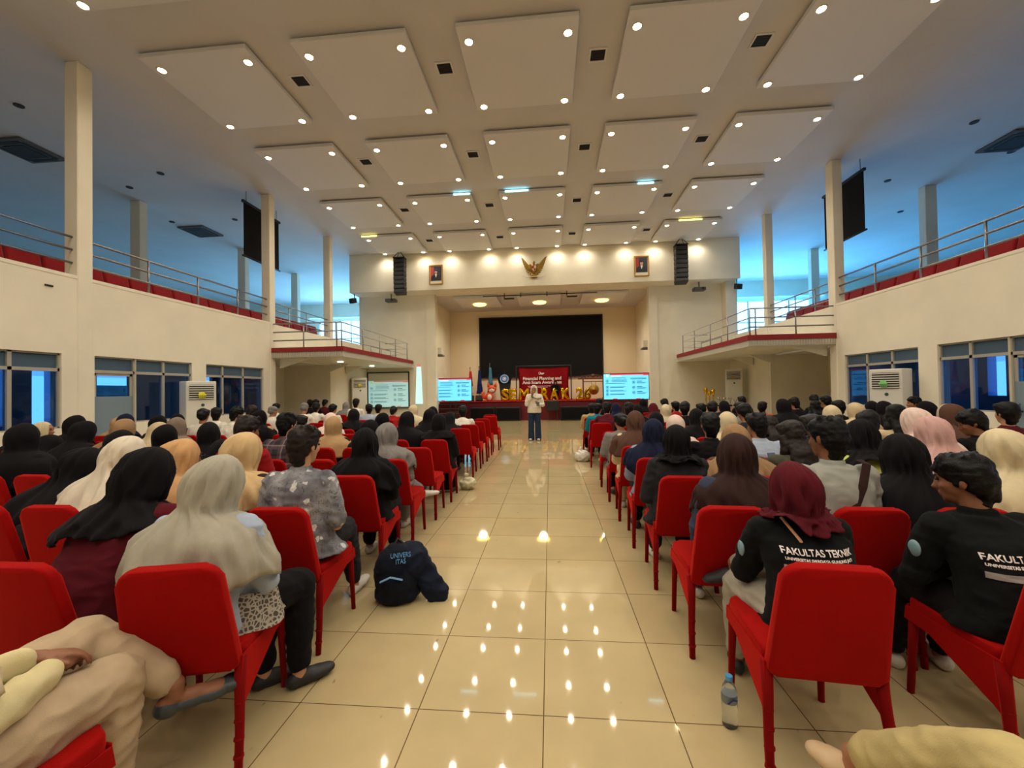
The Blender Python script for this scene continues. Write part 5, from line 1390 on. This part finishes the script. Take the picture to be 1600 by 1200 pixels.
def rowname(r): return ORD[r+2]
HERO = {
 317: dict(pose=dict(lean=.1, yaw=-.25, pitch=.22, roll=.12, arms='lap', legs='kneesR', sx=.03), hij=(.36, .012, 1.0), hc='ash grey', legc='black', lace=True, vox=.009, label='person in long grey hijab, pale blue shirt and white lace skirt, near left aisle seat'),
 147: dict(pose=dict(lean=.42, yaw=-.15, pitch=.35, arms='phone', sx=.1), hij=(.17, .02, 1.0), vox=.009, label='person in black hijab and maroon jacket bending forward beside the grey hijab'),
 470: dict(pose=dict(lean=.06, yaw=-.3, pitch=.12, arms='side', legs='forward'), vox=.009, wide=1.22, legc='dark grey', label='broad person with short hair in grey floral shirt, second aisle chair left'),
 570: dict(pose=dict(lean=.06, yaw=0, pitch=.05), hij=(.36, 0, 1.0), vox=.012, label='person all in black with smooth black hijab behind the grey floral shirt'),
 360: dict(pose=dict(lean=.2, yaw=-.35, pitch=.3), hij=(.3, .01, 1.0), vox=.011),
 241: dict(pose=dict(lean=.25, yaw=-.5, pitch=.2, arms='phone'), hij=(.3, .025, .9), vox=.011, label='person in pleated peach hijab and shawl facing right, left block'),
 165: dict(pose=dict(lean=.3, yaw=-.1, pitch=.4), hij=(.3, .01, 1.0), vox=.011),
 70: dict(pose=dict(lean=.45, yaw=-.25, pitch=.4, sx=.1), hij=(.34, .02, 1.0), vox=.011),
 1264: dict(pose=dict(lean=.3, yaw=.12, pitch=.12, arms='phone', legs='fig4', sx=0), hij=(.065, .02, .55), legc='ash grey', vox=.009, sc=.93, jacket=True, label='person in maroon hijab and black lettered faculty jacket, nearest right aisle chair'),
 1570: dict(pose=dict(lean=.32, yaw=.75, pitch=.18, arms='cross', legs='forward'), vox=.009, jacket=True, label='person with tousled black hair in black faculty jacket, face turned left'),
 1156: dict(pose=dict(lean=.12, yaw=-.1, pitch=.15, arms='side', legs='forward'), hij=(.3, .012, .85), vox=.01, wide=1.15, label='person in dark brown hijab and navy denim shirt on right aisle chair'),
 1300: dict(pose=dict(lean=.1, yaw=.45, pitch=.1), vox=.01, strap=True, label='person with short black hair, glasses and light grey shirt with bag strap'),
 1440: dict(pose=dict(lean=.3, yaw=0, pitch=.2), hij=(.42, .01, 1.15), vox=.011, label='person in long black hijab over dark floral dress, right block near camera'),
 1595: dict(pose=dict(lean=.2, yaw=.1, pitch=.2), hij=(.34, .01, 1.1), vox=.012),
 1490: dict(pose=dict(lean=.35, yaw=0, pitch=.35), hij=(.4, .015, 1.2), vox=.012, label='person bowed under a large dusty pink hijab, right block'),
 1452: dict(pose=dict(lean=.3, yaw=.3, pitch=.3), hij=(.3, .01, 1.0), vox=.013),
 1364: dict(pose=dict(lean=.25, yaw=-.1, pitch=.3), hij=(.12, 0, .9), vox=.012, label='person in black hijab and lime green top, right block'),
 1021: dict(pose=dict(lean=.1, yaw=-.3, pitch=.2), hij=(.34, .01, .95), vox=.012, label='person in navy hijab and blue grey dress by the right aisle'),
 1060: dict(pose=dict(lean=.1, yaw=-.05, pitch=.1, arms='side'), hij=(.08, 0, .8), vox=.012, wide=1.2),
 1152: dict(pose=dict(lean=.15, yaw=0, pitch=.1), hij=(.3, .01, 1.0), vox=.012),
 602: dict(pose=dict(lean=.12, yaw=-.25, pitch=.15, legs='crossL'), hij=(.34, .01, 1.05), vox=.012, label='person in grey hijab and grey dress with crossed legs, left aisle'),
 1119: dict(pose=dict(lean=.1, yaw=-.1, pitch=.12), vox=.012), 1185: dict(pose=dict(lean=.15, yaw=.25, pitch=.2), vox=.012, wide=1.15),
 1255: dict(pose=dict(lean=.25, yaw=.35, pitch=.3, arms='phone'), vox=.012), 443: dict(pose=dict(lean=.12, yaw=-.4, pitch=.1), vox=.012), 379: dict(pose=dict(lean=.1, yaw=-.3, pitch=.15), vox=.012),
 1555: dict(pose=dict(lean=.35, yaw=1.0, pitch=.35), vox=.013, label='person with black hair and glasses bowed and facing left, far right'), 
 996: dict(pose=dict(lean=.1, yaw=-.1, pitch=.2), hij=(.34, 0, 1.0), vox=.013),
 66: dict(pose=dict(lean=.05, yaw=-1.0, pitch=.05), hij=(.3, 0, 1.0), vox=.015),
 1428: dict(pose=dict(lean=.05, yaw=1.2, pitch=0), vox=.016),
}
def relabel(side, row, seat, head, hc, tc):
    blk = 'left block' if side == 'L' else 'right block'
    if head == 'H': a = 'person all in %s with hijab' % hc if hc == tc else 'person in %s hijab and %s top' % (hc, tc)
    elif head == 'C': a = 'person in %s cap and %s top' % (hc, tc)
    elif head == 'L': a = 'person with long %s hair, %s top' % (hc, tc)
    elif head == 'B': a = 'person with tied %s hair, %s top' % (hc, tc)
    else: a = 'person with %s hair and %s top' % (hc, tc)
    return '%s, %s, %s row, %s from aisle' % (a, blk, rowname(row), ORD[seat])
def glasses(p, parent):
    bm = B()
    for s in (-1, 1):
        tube(bm, [p.H @ Vector((s*.034+.024*math.cos(a), .1, .01+.018*math.sin(a))) for a in [2*PI*q/16 for q in range(16)]], .0016, 5, closed=True)
        tube(bm, [p.H @ Vector((s*.058, .1, .014)), p.H @ Vector((s*.082, -.005, .014))], .0018, 5)
    tube(bm, [p.H @ Vector((-.01, .1, .014)), p.H @ Vector((.01, .1, .014))], .0016, 5)
    obj('glasses', bm, M_BLACK, parent)
def back_text(me_top, lines, parent, x0=0):
    bvh = BVHTree.FromPolygons([v.co.copy() for v in me_top.vertices], [tuple(p.vertices) for p in me_top.polygons])
    def stick(me, zc):
        bm = B(); bm.from_mesh(me)
        bmesh.ops.triangulate(bm, faces=bm.faces[:])
        bmesh.ops.subdivide_edges(bm, edges=[e for e in bm.edges if e.calc_length() > .02], cuts=1)
        for v in bm.verts:
            h = bvh.ray_cast(Vector((v.co.x+x0, -.8, v.co.y+zc)), Vector((0, 1, 0)))
            y = h[0].y if h[0] else -.2
            v.co = Vector((v.co.x+x0, y-.004-v.co.z, v.co.y+zc))
        m2 = bpy.data.meshes.new('t'); bm.to_mesh(m2); bm.free(); return m2
    for (s, size, zc, sp) in lines:
        link('back_lettering', stick(text_mesh(s, size, .0006, offset=.0006, space=sp), zc), M_LET, parent)
    return stick
idx = {}
for (side, row, X, zt, head, hc, tc, key) in SEATS: idx.setdefault((side, row), []).append(X)
for k in idx: idx[k].sort(key=abs)
seen = set()
HEROOBJ = {}
rnd = random.Random(11)
# seat places: persons plus the empty chairs between them
for (side, row), xs in sorted(idx.items()):
    sg = -1 if side == 'L' else 1
    first = 1.58 if side == 'L' else 1.0
    allx = [(abs(x), True) for x in xs]
    cur = first; q = sorted(abs(x) for x in xs)
    pts = [first-.5]+q
    for a, b in zip(pts, pts[1:]):
        n = int((b-a)/.5+.12)-1
        if row <= 9:
            for j in range(n): allx.append((a+(b-a)*(j+1)/(n+1), False))
    if side == 'L' and row in (9, 10): allx = [v for v in allx if v[0] > 1.5]
    allx.sort()
    for s_, (ax, occ) in enumerate(allx):
        y = ROWY[side][row]
        rz = rnd.uniform(-.05, .05)+(.0)
        lab = 'red covered chair%s, %s block, %s row from camera, %s seat from aisle' % ('' if occ else ', empty', 'left' if side == 'L' else 'right', rowname(row), ORD[s_+1])
        if s_ == 0: rz = (.24 if row == 0 else .04) if side == 'L' else (-.10 if row == 0 else -.06)
        cx_ = sg*ax
        if s_ == 0 and ax < (1.9 if side == 'L' else 1.2) and row < 9: cx_ = (-1.54 if row == 0 else -1.59) if side == 'L' else (1.05 if row == 0 else 1.0)
        place_chair(cx_, y-(.06 if (side, row, s_) == ('R', 0, 0) else 0), rz, lab, 'red chairs of the %s block' % ('left' if side == 'L' else 'right'))
        if occ:
            rec = [t for t in SEATS if t[0] == side and t[1] == row and abs(abs(t[2])-ax) < 1e-6][0]
            _, _, X, zt, head, hc, tc, key = rec
            g = 'audience of the %s block' % ('left' if side == 'L' else 'right')
            lab = relabel(side, row, s_+1, head, hc, tc)
            if key in HERO:
                h = HERO[key]; p = make_pose(**h['pose']); vox = h['vox']; sd = key
                sc = h.get('sc', 1.0); sz = min(1.08, max(.9, zt/(p.ztop*1.0)))
                r = thing('person', h.get('label', lab), 'person', (X, y, 0), rz*.5, g); r.scale = (sc, sc, sz)
                sk = (M_SKIN, M_SKIN2, M_SKIN3)[key % 3]
                link('body', body_mesh(p, vox*.85, head != 'H'), sk, r); link('eyes', eyes_mesh(p), M_EYE, r)
                tm = top_mesh(p, vox, sd, h.get('wide', 1.12 if head == 'H' else 1.06), .46 if head == 'H' else .5, 1.25 if head == 'H' else 1.15, short=(key in (470, 1300, 1185)), amp=.0075)
                link('top', tm, cmat(tc), r)
                lc = h.get('legc', 'black' if tc in ('black', 'white', 'maroon', 'black jacket', 'plaid') or key % 2 else tc)
                link('trousers', legs_mesh(p, vox, sd, 1.14, .93, False, .007), cmat(lc), r)
                [link('shoe', q_, M_SHOE if key % 2 or key == 1264 else M_SHOEW, r) for q_ in shoes_mesh(p, vox)]
                if head == 'H':
                    L_, pf, sp_ = h['hij']; link('hijab', hijab_mesh(p, sd, L_, 112, pf, sp_, 1.5), cmat(h.get('hc', hc)), r)
                else:
                    link('hair', hair_mesh(p, .006 if vox < .012 else .009, sd, {'S': 'short', 'L': 'long', 'B': 'bun'}[head], head == 'S'), HAIRC[hc], r)
                if key in (1300, 1555, 241): glasses(p, r)
                if h.get('strap'):
                    bm = B(); n0 = p.neck
                    pts = [n0+Vector((.13, -.09, .02)), n0+Vector((.07, -.145, -.09)), n0+Vector((-.0, -.17, -.22)), n0+Vector((-.08, -.175, -.36))]
                    tube(bm, [n0+Vector((.13, -.03, .035))]+pts, .022, 8, flat=.2); obj('bag_strap', bm, cmat('dark brown'), r)
                if h.get('lace'):
                    bm = B(); c = p.P+Vector((.0, .02, -.02)); R = []
                    for k2 in range(9):
                        f = k2/8; a = .225+.05*f; b2 = .165+.04*f
                        R.append([Vector((c.x+.04+(a+.01*math.sin(9*t+f*2))*math.cos(t), c.y+.075+b2*math.sin(t), .64-.16*f+.012*math.sin(6*t))) for t in [2*PI*q2/48 for q2 in range(48)]])
                    loft(bm, R, False); bmesh.ops.solidify(bm, geom=bm.faces[:], thickness=.004)
                    obj('lace_skirt', bm, M_LACE, r, smooth=True)
                if h.get('jacket'):
                    zc = p.neck.z-(.105 if key == 1264 else .135)
                    st = back_text(tm, [('FAKULTAS TEKNIK', .036, zc, 1.0), ('UNIVERSITAS SWADAYA GUNUNG JATI', .0160, zc-.03, 1.0)], r)
                    bm = B(); box(bm, -.15, .15, -.013, .013, 0, .0006); bmesh.ops.subdivide_edges(bm, edges=[e for e in bm.edges if e.calc_length() > .3], cuts=18)
                    m2 = bpy.data.meshes.new('s'); bm.to_mesh(m2); bm.free()
                    link('reflective_stripe', st(m2, zc-.07), mat('stripe_grey', (150, 146, 142), .5), r)
                    bm = B(); e_ = p.A[-1][0].lerp(p.A[-1][1], .45); ell(bm, e_+Vector((-.062, -.012, 0)), (.012, .034, .04), 14); obj('sleeve_badge', bm, mat('badge_pale', (120, 150, 160), .6), r, smooth=True)
                    if head == 'H':
                        bm = B(); n0 = p.neck
                        pts = [n0+Vector((-.10, -.06, .02)), n0+Vector((-.06, -.15, -.06)), n0+Vector((0.02, -.185, -.2)), n0+Vector((.1, -.18, -.34))]
                        tube(bm, pts, .008, 6, flat=.5); obj('bag_strap', bm, mat('strap_pink', (216, 168, 130), .6), r)
                HEROOBJ[key] = (r, p)
            else:
                # choose the shared figure whose head height fits
                best = sorted(range(len(LIB)), key=lambda i: abs(LIB[i].p.ztop-zt)+.02*((key*7+i*5) % 8)/8)[0]
                if zt > 1.14: best = [0, 1, 2, 4, 0, 1, 5, 3][(key*3+row) % 8]
                f = LIB[best]; sz = min(1.1, max(.88, zt/f.p.ztop))
                rr = dress(lab, f, X, y, 0, rz, head, hc, tc, g, 1.0, sz, key, 'black' if key % 3 else ('dark grey' if tc != 'white' else 'black'))
# empty aisle chairs toward the front left
for k, (x, y) in enumerate(((-1.6, 9.95), (-1.52, 10.75), (-1.62, 11.5))):
    place_chair(x, y, rnd.uniform(-.15, .05), 'empty red chair at the front of the left aisle, %s of three' % ('nearest', 'middle', 'farthest')[k], 'empty chairs at the front left')

# ------------------------------------------------------------------ cropped people beside the camera
def custom_person(label, p, x, y, rz, top, trous, shoec, vox, skin, topwide=1.02, hijab=None, hc=None, hair=None, flats=False, z=0, group=None, hem=.47):
    r = thing('person', label, 'person', (x, y, z), rz, group)
    link('body', body_mesh(p, vox*.7, hijab is None), skin, r); link('eyes', eyes_mesh(p), M_EYE, r)
    link('top', top_mesh(p, vox, 5, topwide, hem, 1.15, amp=.008), top, r)
    link('trousers', legs_mesh(p, vox, 6, 1.22, .86, False, .009), trous, r)
    if flats:
        for s in (-1, 1):
            a, toe = p.L[s][2], p.L[s][3]; bm = B(); foot(bm, a, toe, .006, .012)
            c_ = (a+Vector((0, 0, -.062))).lerp(toe, .84); ell(bm, c_, (.05, .05, .026), 12)
            link('shoe', remesh(bm, vox*.7, 2), shoec, r)
    else:
        for q_ in shoes_mesh(p, vox): link('shoe', q_, shoec, r)
    if hijab: link('hijab', hijab_mesh(p, 77, hijab, 96, .01), cmat(hc), r)
    if hair: link('hair', hair_mesh(p, .009, 3, hair), M_HAIR, r)
    return r
CR = MATS.get('x') or fabric('cream_jacket', (206, 192, 146)); BG = fabric('beige_trousers', (180, 158, 128)); KH = fabric('khaki_trousers', (186, 168, 116))
p = make_pose(lean=-.3, arms='lap', legs='crossL')
p.L[-1] = (Vector((-.09, -.09, .53)), Vector((-.10, .43, .60)), Vector((.19, .50, .40)), Vector((.34, .66, .33)))
p.L[1] = (Vector((.09, -.09, .53)), Vector((.13, .33, .53)), Vector((.13, .3, .1)), Vector((.16, .46, .035)))
p.A[-1] = (p.A[-1][0], p.A[-1][1]+Vector((.02, .06, .02)), Vector((.03, .17, .70)))
p.A[1] = (p.A[1][0], p.A[1][1], Vector((.10, .17, .67)))
custom_person('person in cream jacket and beige trousers sitting cross-legged, cropped at lower left', p, -1.66, 1.0, -.02, CR, BG, mat('shoe_slate', (52, 60, 66), .45), .0085, M_SKIN2, hijab=.3, hc='cream', flats=True)
place_chair(-1.60, .98, -.05, 'red covered chair under the cream jacketed person at lower left corner', 'red chairs of the left block')
p = make_pose(lean=.0, arms='lap', legs='crossR')
p.L[1] = (Vector((.09, -.09, .53)), Vector((-.055, .46, .56)), Vector((-.2, .76, .33)), Vector((-.255, .88, .25)))
p.L[-1] = (Vector((-.09, -.09, .53)), Vector((-.13, .31, .52)), Vector((-.1, .3, .1)), Vector((-.12, .46, .035)))
custom_person('person with khaki trousers and beige shoe crossing legs, cropped at lower right', p, 1.15, .68, 0, cmat('white'), KH, mat('shoe_beige', (206, 178, 140), .6), .0085, M_SKIN, hair='short')
place_chair(1.12, .62, .05, 'red covered chair under the khaki trousered person, lower right', 'red chairs of the right block')

# ------------------------------------------------------------------ the speaker and the person on the stage
def stand_pose():
    p = Pose(); p.arms = 'phone'; p.legs = 'stand'; p.lean = 0
    p.P = Vector((0, 0, .93)); p.mid = Vector((0, 0, 1.1)); p.chest = Vector((0, .01, 1.25)); p.neck = Vector((0, 0, 1.375))
    hd = Matrix.Rotation(.05, 4, 'Z') @ Matrix.Rotation(-.05, 4, 'X'); c = Vector((0, .02, 1.53)); p.H = TR(*c) @ hd; p.hc = c; p.ztop = 1.65
    p.A = {-1: (Vector((-.175, -.01, 1.32)), Vector((-.25, .0, 1.06)), Vector((-.13, .24, 1.08))), 1: (Vector((.175, -.01, 1.32)), Vector((.22, .06, 1.08)), Vector((.05, .17, 1.36)))}
    p.L = {}
    for s in (-1, 1): p.L[s] = (Vector((s*.085, 0, .9)), Vector((s*.1, .01, .5)), Vector((s*.105, -.01, .1)), Vector((s*.13, .14, .035)))
    return p
p = stand_pose()
r = thing('person', 'standing speaker in white jacket, cream hijab and navy trousers holding microphone', 'person', (-.47, 12.5, 0), PI-.05)
link('body', body_mesh(p, .009, False), M_SKIN, r); link('eyes', eyes_mesh(p), M_EYE, r)
bm = B(); st = [(Vector((0, 0, .83)), .205, .155), (Vector((0, 0, .9)), .205, .155), (Vector((0, 0, 1.0)), .19, .14), (p.mid, .175, .13), (p.chest, .185, .13), (p.neck-Vector((0, 0, .05)), .165, .1), (p.neck, .085, .075)]
loft(bm, [[Vector((c.x+a*math.cos(t), c.y+b*math.sin(t), c.z)) for t in [2*PI*q/20 for q in range(20)]] for c, a, b in st])
for s in (-1, 1): ell(bm, p.A[s][0], (.07, .07, .065), 12)
arms(bm, p, .014, False, 1.25)
link('jacket', displace(remesh(bm, .011, 3), wrinkle_fn(3, .007)), fabric('speaker_white', (226, 218, 196)), r)
bm = B()
for s in (-1, 1):
    h, k, a, t = p.L[s]; limb(bm, [h, h.lerp(k, .5), k, k.lerp(a, .5), a+Vector((0, 0, -.05))], [.1, .092, .085, .088, .095], 14)
ell(bm, Vector((0, 0, .92)), (.165, .12, .1), 14)
link('trousers', displace(remesh(bm, .011, 3), wrinkle_fn(8, .006)), fabric('speaker_navy', (40, 56, 78)), r)
[link('shoe', q_, M_SHOEW, r) for q_ in shoes_mesh(p, .01)]; link('hijab', hijab_mesh(p, 21, .17, 96, 0, .9), cmat('off-white'), r)
bm = B(); a = Vector((.045, .2, 1.38)); tube(bm, [a+Vector((0, .03, -.1)), a+Vector((-.005, -.03, .06))], [.014, .018], 10); ell(bm, a+Vector((-.006, -.036, .075)), (.025, .025, .028), 12)
o = obj('microphone', bm, M_BLACK, loc=None, smooth=True); o.matrix_world = r.matrix_world.copy() if False else (TR(-.47, 12.5, 0) @ RZ(PI-.05)); tag(o, 'black handheld microphone raised to the mouth of the standing speaker', 'microphone')
bm = B(); box(bm, -.04, .04, -.005, .005, -.075, .075, .003, 1, TR(-.14, .34, 1.1) @ RX(.9)); o = obj('smartphone', bm, M_BLACK); o.matrix_world = TR(-.47, 12.5, 0) @ RZ(PI-.05); tag(o, 'dark smartphone in the lowered hand of the standing speaker', 'phone')
f = LIB[6]
rr = dress('person in black hijab seated on the stage behind the gold balloon letters', f, .3, 21.95, .97, PI, 'H', 'black', 'black', None, .9, .84, 5)
c = place_chair(.3, 21.95, PI, 'low red chair on the stage under the black hijab person', 'chairs on the stage'); c.location.z = .97; c.scale = (.9, .9, .84)

# ------------------------------------------------------------------ loose things
# backpack with a jacket over it
t = thing('backpack', 'dark navy backpack with a jacket draped over it beside left aisle', 'bag', (-1.13, 2.98, 0), .35)
bm = B(); ell(bm, (0, 0, .2), (.17, .13, .21), 18); ell(bm, (0, -.07, .14), (.13, .08, .12), 14); ell(bm, (0, 0, .06), (.17, .14, .08), 14)
link('bag_body', displace(remesh(bm, .012, 3), wrinkle_fn(2, .01)), fabric('bag_navy', (20, 24, 36), .8), t)
bm = B(); ell(bm, (.1, .02, .26), (.12, .14, .14), 16); tube(bm, [(.1, .0, .3), (.2, -.03, .16), (.27, -.08, .05), (.34, -.1, .03)], [.09, .09, .08, .05], 12, flat=.7)
link('draped_jacket', displace(remesh(bm, .012, 3), wrinkle_fn(6, .014)), fabric('jacket_navy', (24, 30, 46), .8), t)
bm = B(); tube(bm, [(-.12, -.145, .2), (-.05, -.158, .23), (.03, -.15, .2)], .011, 6, flat=.5); obj('reflective_piping', bm, mat('piping_blue', (110, 150, 190), .5), t)
for s, z_, sz in (('UNIVERS', .36, .045), ('ITAS', .32, .045)):
    me = text_mesh(s, sz, .002)
    for v in me.vertices: v.co = Vector((v.co.x*.8+.02, -.135+.25*(v.co.y+z_-.3)-v.co.z, z_+v.co.y))
    link('bag_lettering', me, mat('lettering_blue', (90, 150, 200), .5), t)
bm = B(); tube(bm, [(-.03, -.02, .39), (0, 0, .44), (.05, .0, .39)], .012, 6); obj('carry_handle', bm, M_BLACK, t)
# water bottle
M_PET = bpy.data.materials.new('clear_plastic'); M_PET.use_nodes = True; bb = M_PET.node_tree.nodes['Principled BSDF']
bb.inputs['Transmission Weight'].default_value = .92; bb.inputs['Roughness'].default_value = .08; bb.inputs['IOR'].default_value = 1.33; bb.inputs['Base Color'].default_value = (.86, .88, .88, 1)
def bottle(x, y, l):
    t = thing('water_bottle', l, 'bottle', (x, y, 0))
    bm = B(); R = []
    for (r, z) in ((.026, 0), (.032, .008), (.033, .03), (.030, .045), (.033, .06), (.033, .1), (.031, .105), (.033, .11), (.033, .15), (.028, .175), (.016, .198), (.013, .205), (.013, .21)):
        R.append([Vector((r*math.cos(2*PI*q/24), r*math.sin(2*PI*q/24), z)) for q in range(24)])
    loft(bm, R); obj('bottle_body', bm, M_PET, t, smooth=True)
    bm = B(); cyl(bm, (0, 0, .205), .0155, .018, 20); obj('cap', bm, mat('cap_blue', (70, 150, 200), .4), t, smooth=False)
    bm = B(); R = [[Vector((.0336*math.cos(2*PI*q/24), .0336*math.sin(2*PI*q/24), z)) for q in range(24)] for z in (.112, .148)]; loft(bm, R, False)
    bmesh.ops.solidify(bm, geom=bm.faces[:], thickness=.0006); obj('wrap_label', bm, mat('label_pale', (190, 206, 216), .5), t, smooth=True)
    bm = B(); tube(bm, [(-.02, -.036, .12), (0, -.0375, .14), (.02, -.036, .135)], .005, 6, flat=.3); obj('label_mark', bm, mat('label_navy', (40, 50, 110), .5), t)
bottle(.775, 1.96, 'clear plastic water bottle with blue cap on floor by near right chair')
# plastic bags in the aisle
for x, y, l, c, s_ in ((-1.28, 6.35, 'crumpled translucent plastic bag on the floor by the left aisle', (196, 186, 150), .16), (.66, 8.85, 'white plastic bag beside the right aisle chairs', (220, 214, 200), .2)):
    bm = B(); ell(bm, (0, 0, s_*.55), (s_*.8, s_*.6, s_*.6), 18); tube(bm, [(-.03, 0, s_*.9), (-.02, 0, s_*1.5)], [.04, .02], 8)
    tag(link('plastic_bag', displace(remesh(bm, .012, 1), wrinkle_fn(x, .02)), mat('bag_%d' % int(y), c, .4), loc=(x, y, 0)), l, 'bag')
# phones
def phone(x, y, z, rz, rx, l):
    t = thing('smartphone', l, 'phone', (x, y, z)); t.rotation_euler = (rx, 0, rz)
    bm = B(); box(bm, -.036, .036, -.0045, .0045, -.074, .074, .004, 2); obj('phone_case', bm, mat('case_grey', (90, 92, 96), .35), t)
    bm = B(); 
    for a, b in ((-.02, .055), (-.02, .035), (.0, .045)): cyl(bm, (0, 0, 0), .007, .003, 12, M=TR(a, .0045, b) @ RX(-PI/2))
    obj('camera_lens', bm, M_BLACK, t)
    bm = B(); box(bm, -.033, .033, -.006, -.0045, -.07, .07); obj('phone_screen', bm, mat('phone_glow', (60, 70, 84), .2, emit=(120, 140, 160), emit_s=.25), t)
phone(1.10, 2.17, .83, .5, -.6, 'smartphone held up by the maroon hijab person')
phone(1.93, 3.83, .86, .2, -.4, 'dark smartphone held by person with long dark hair in right block')
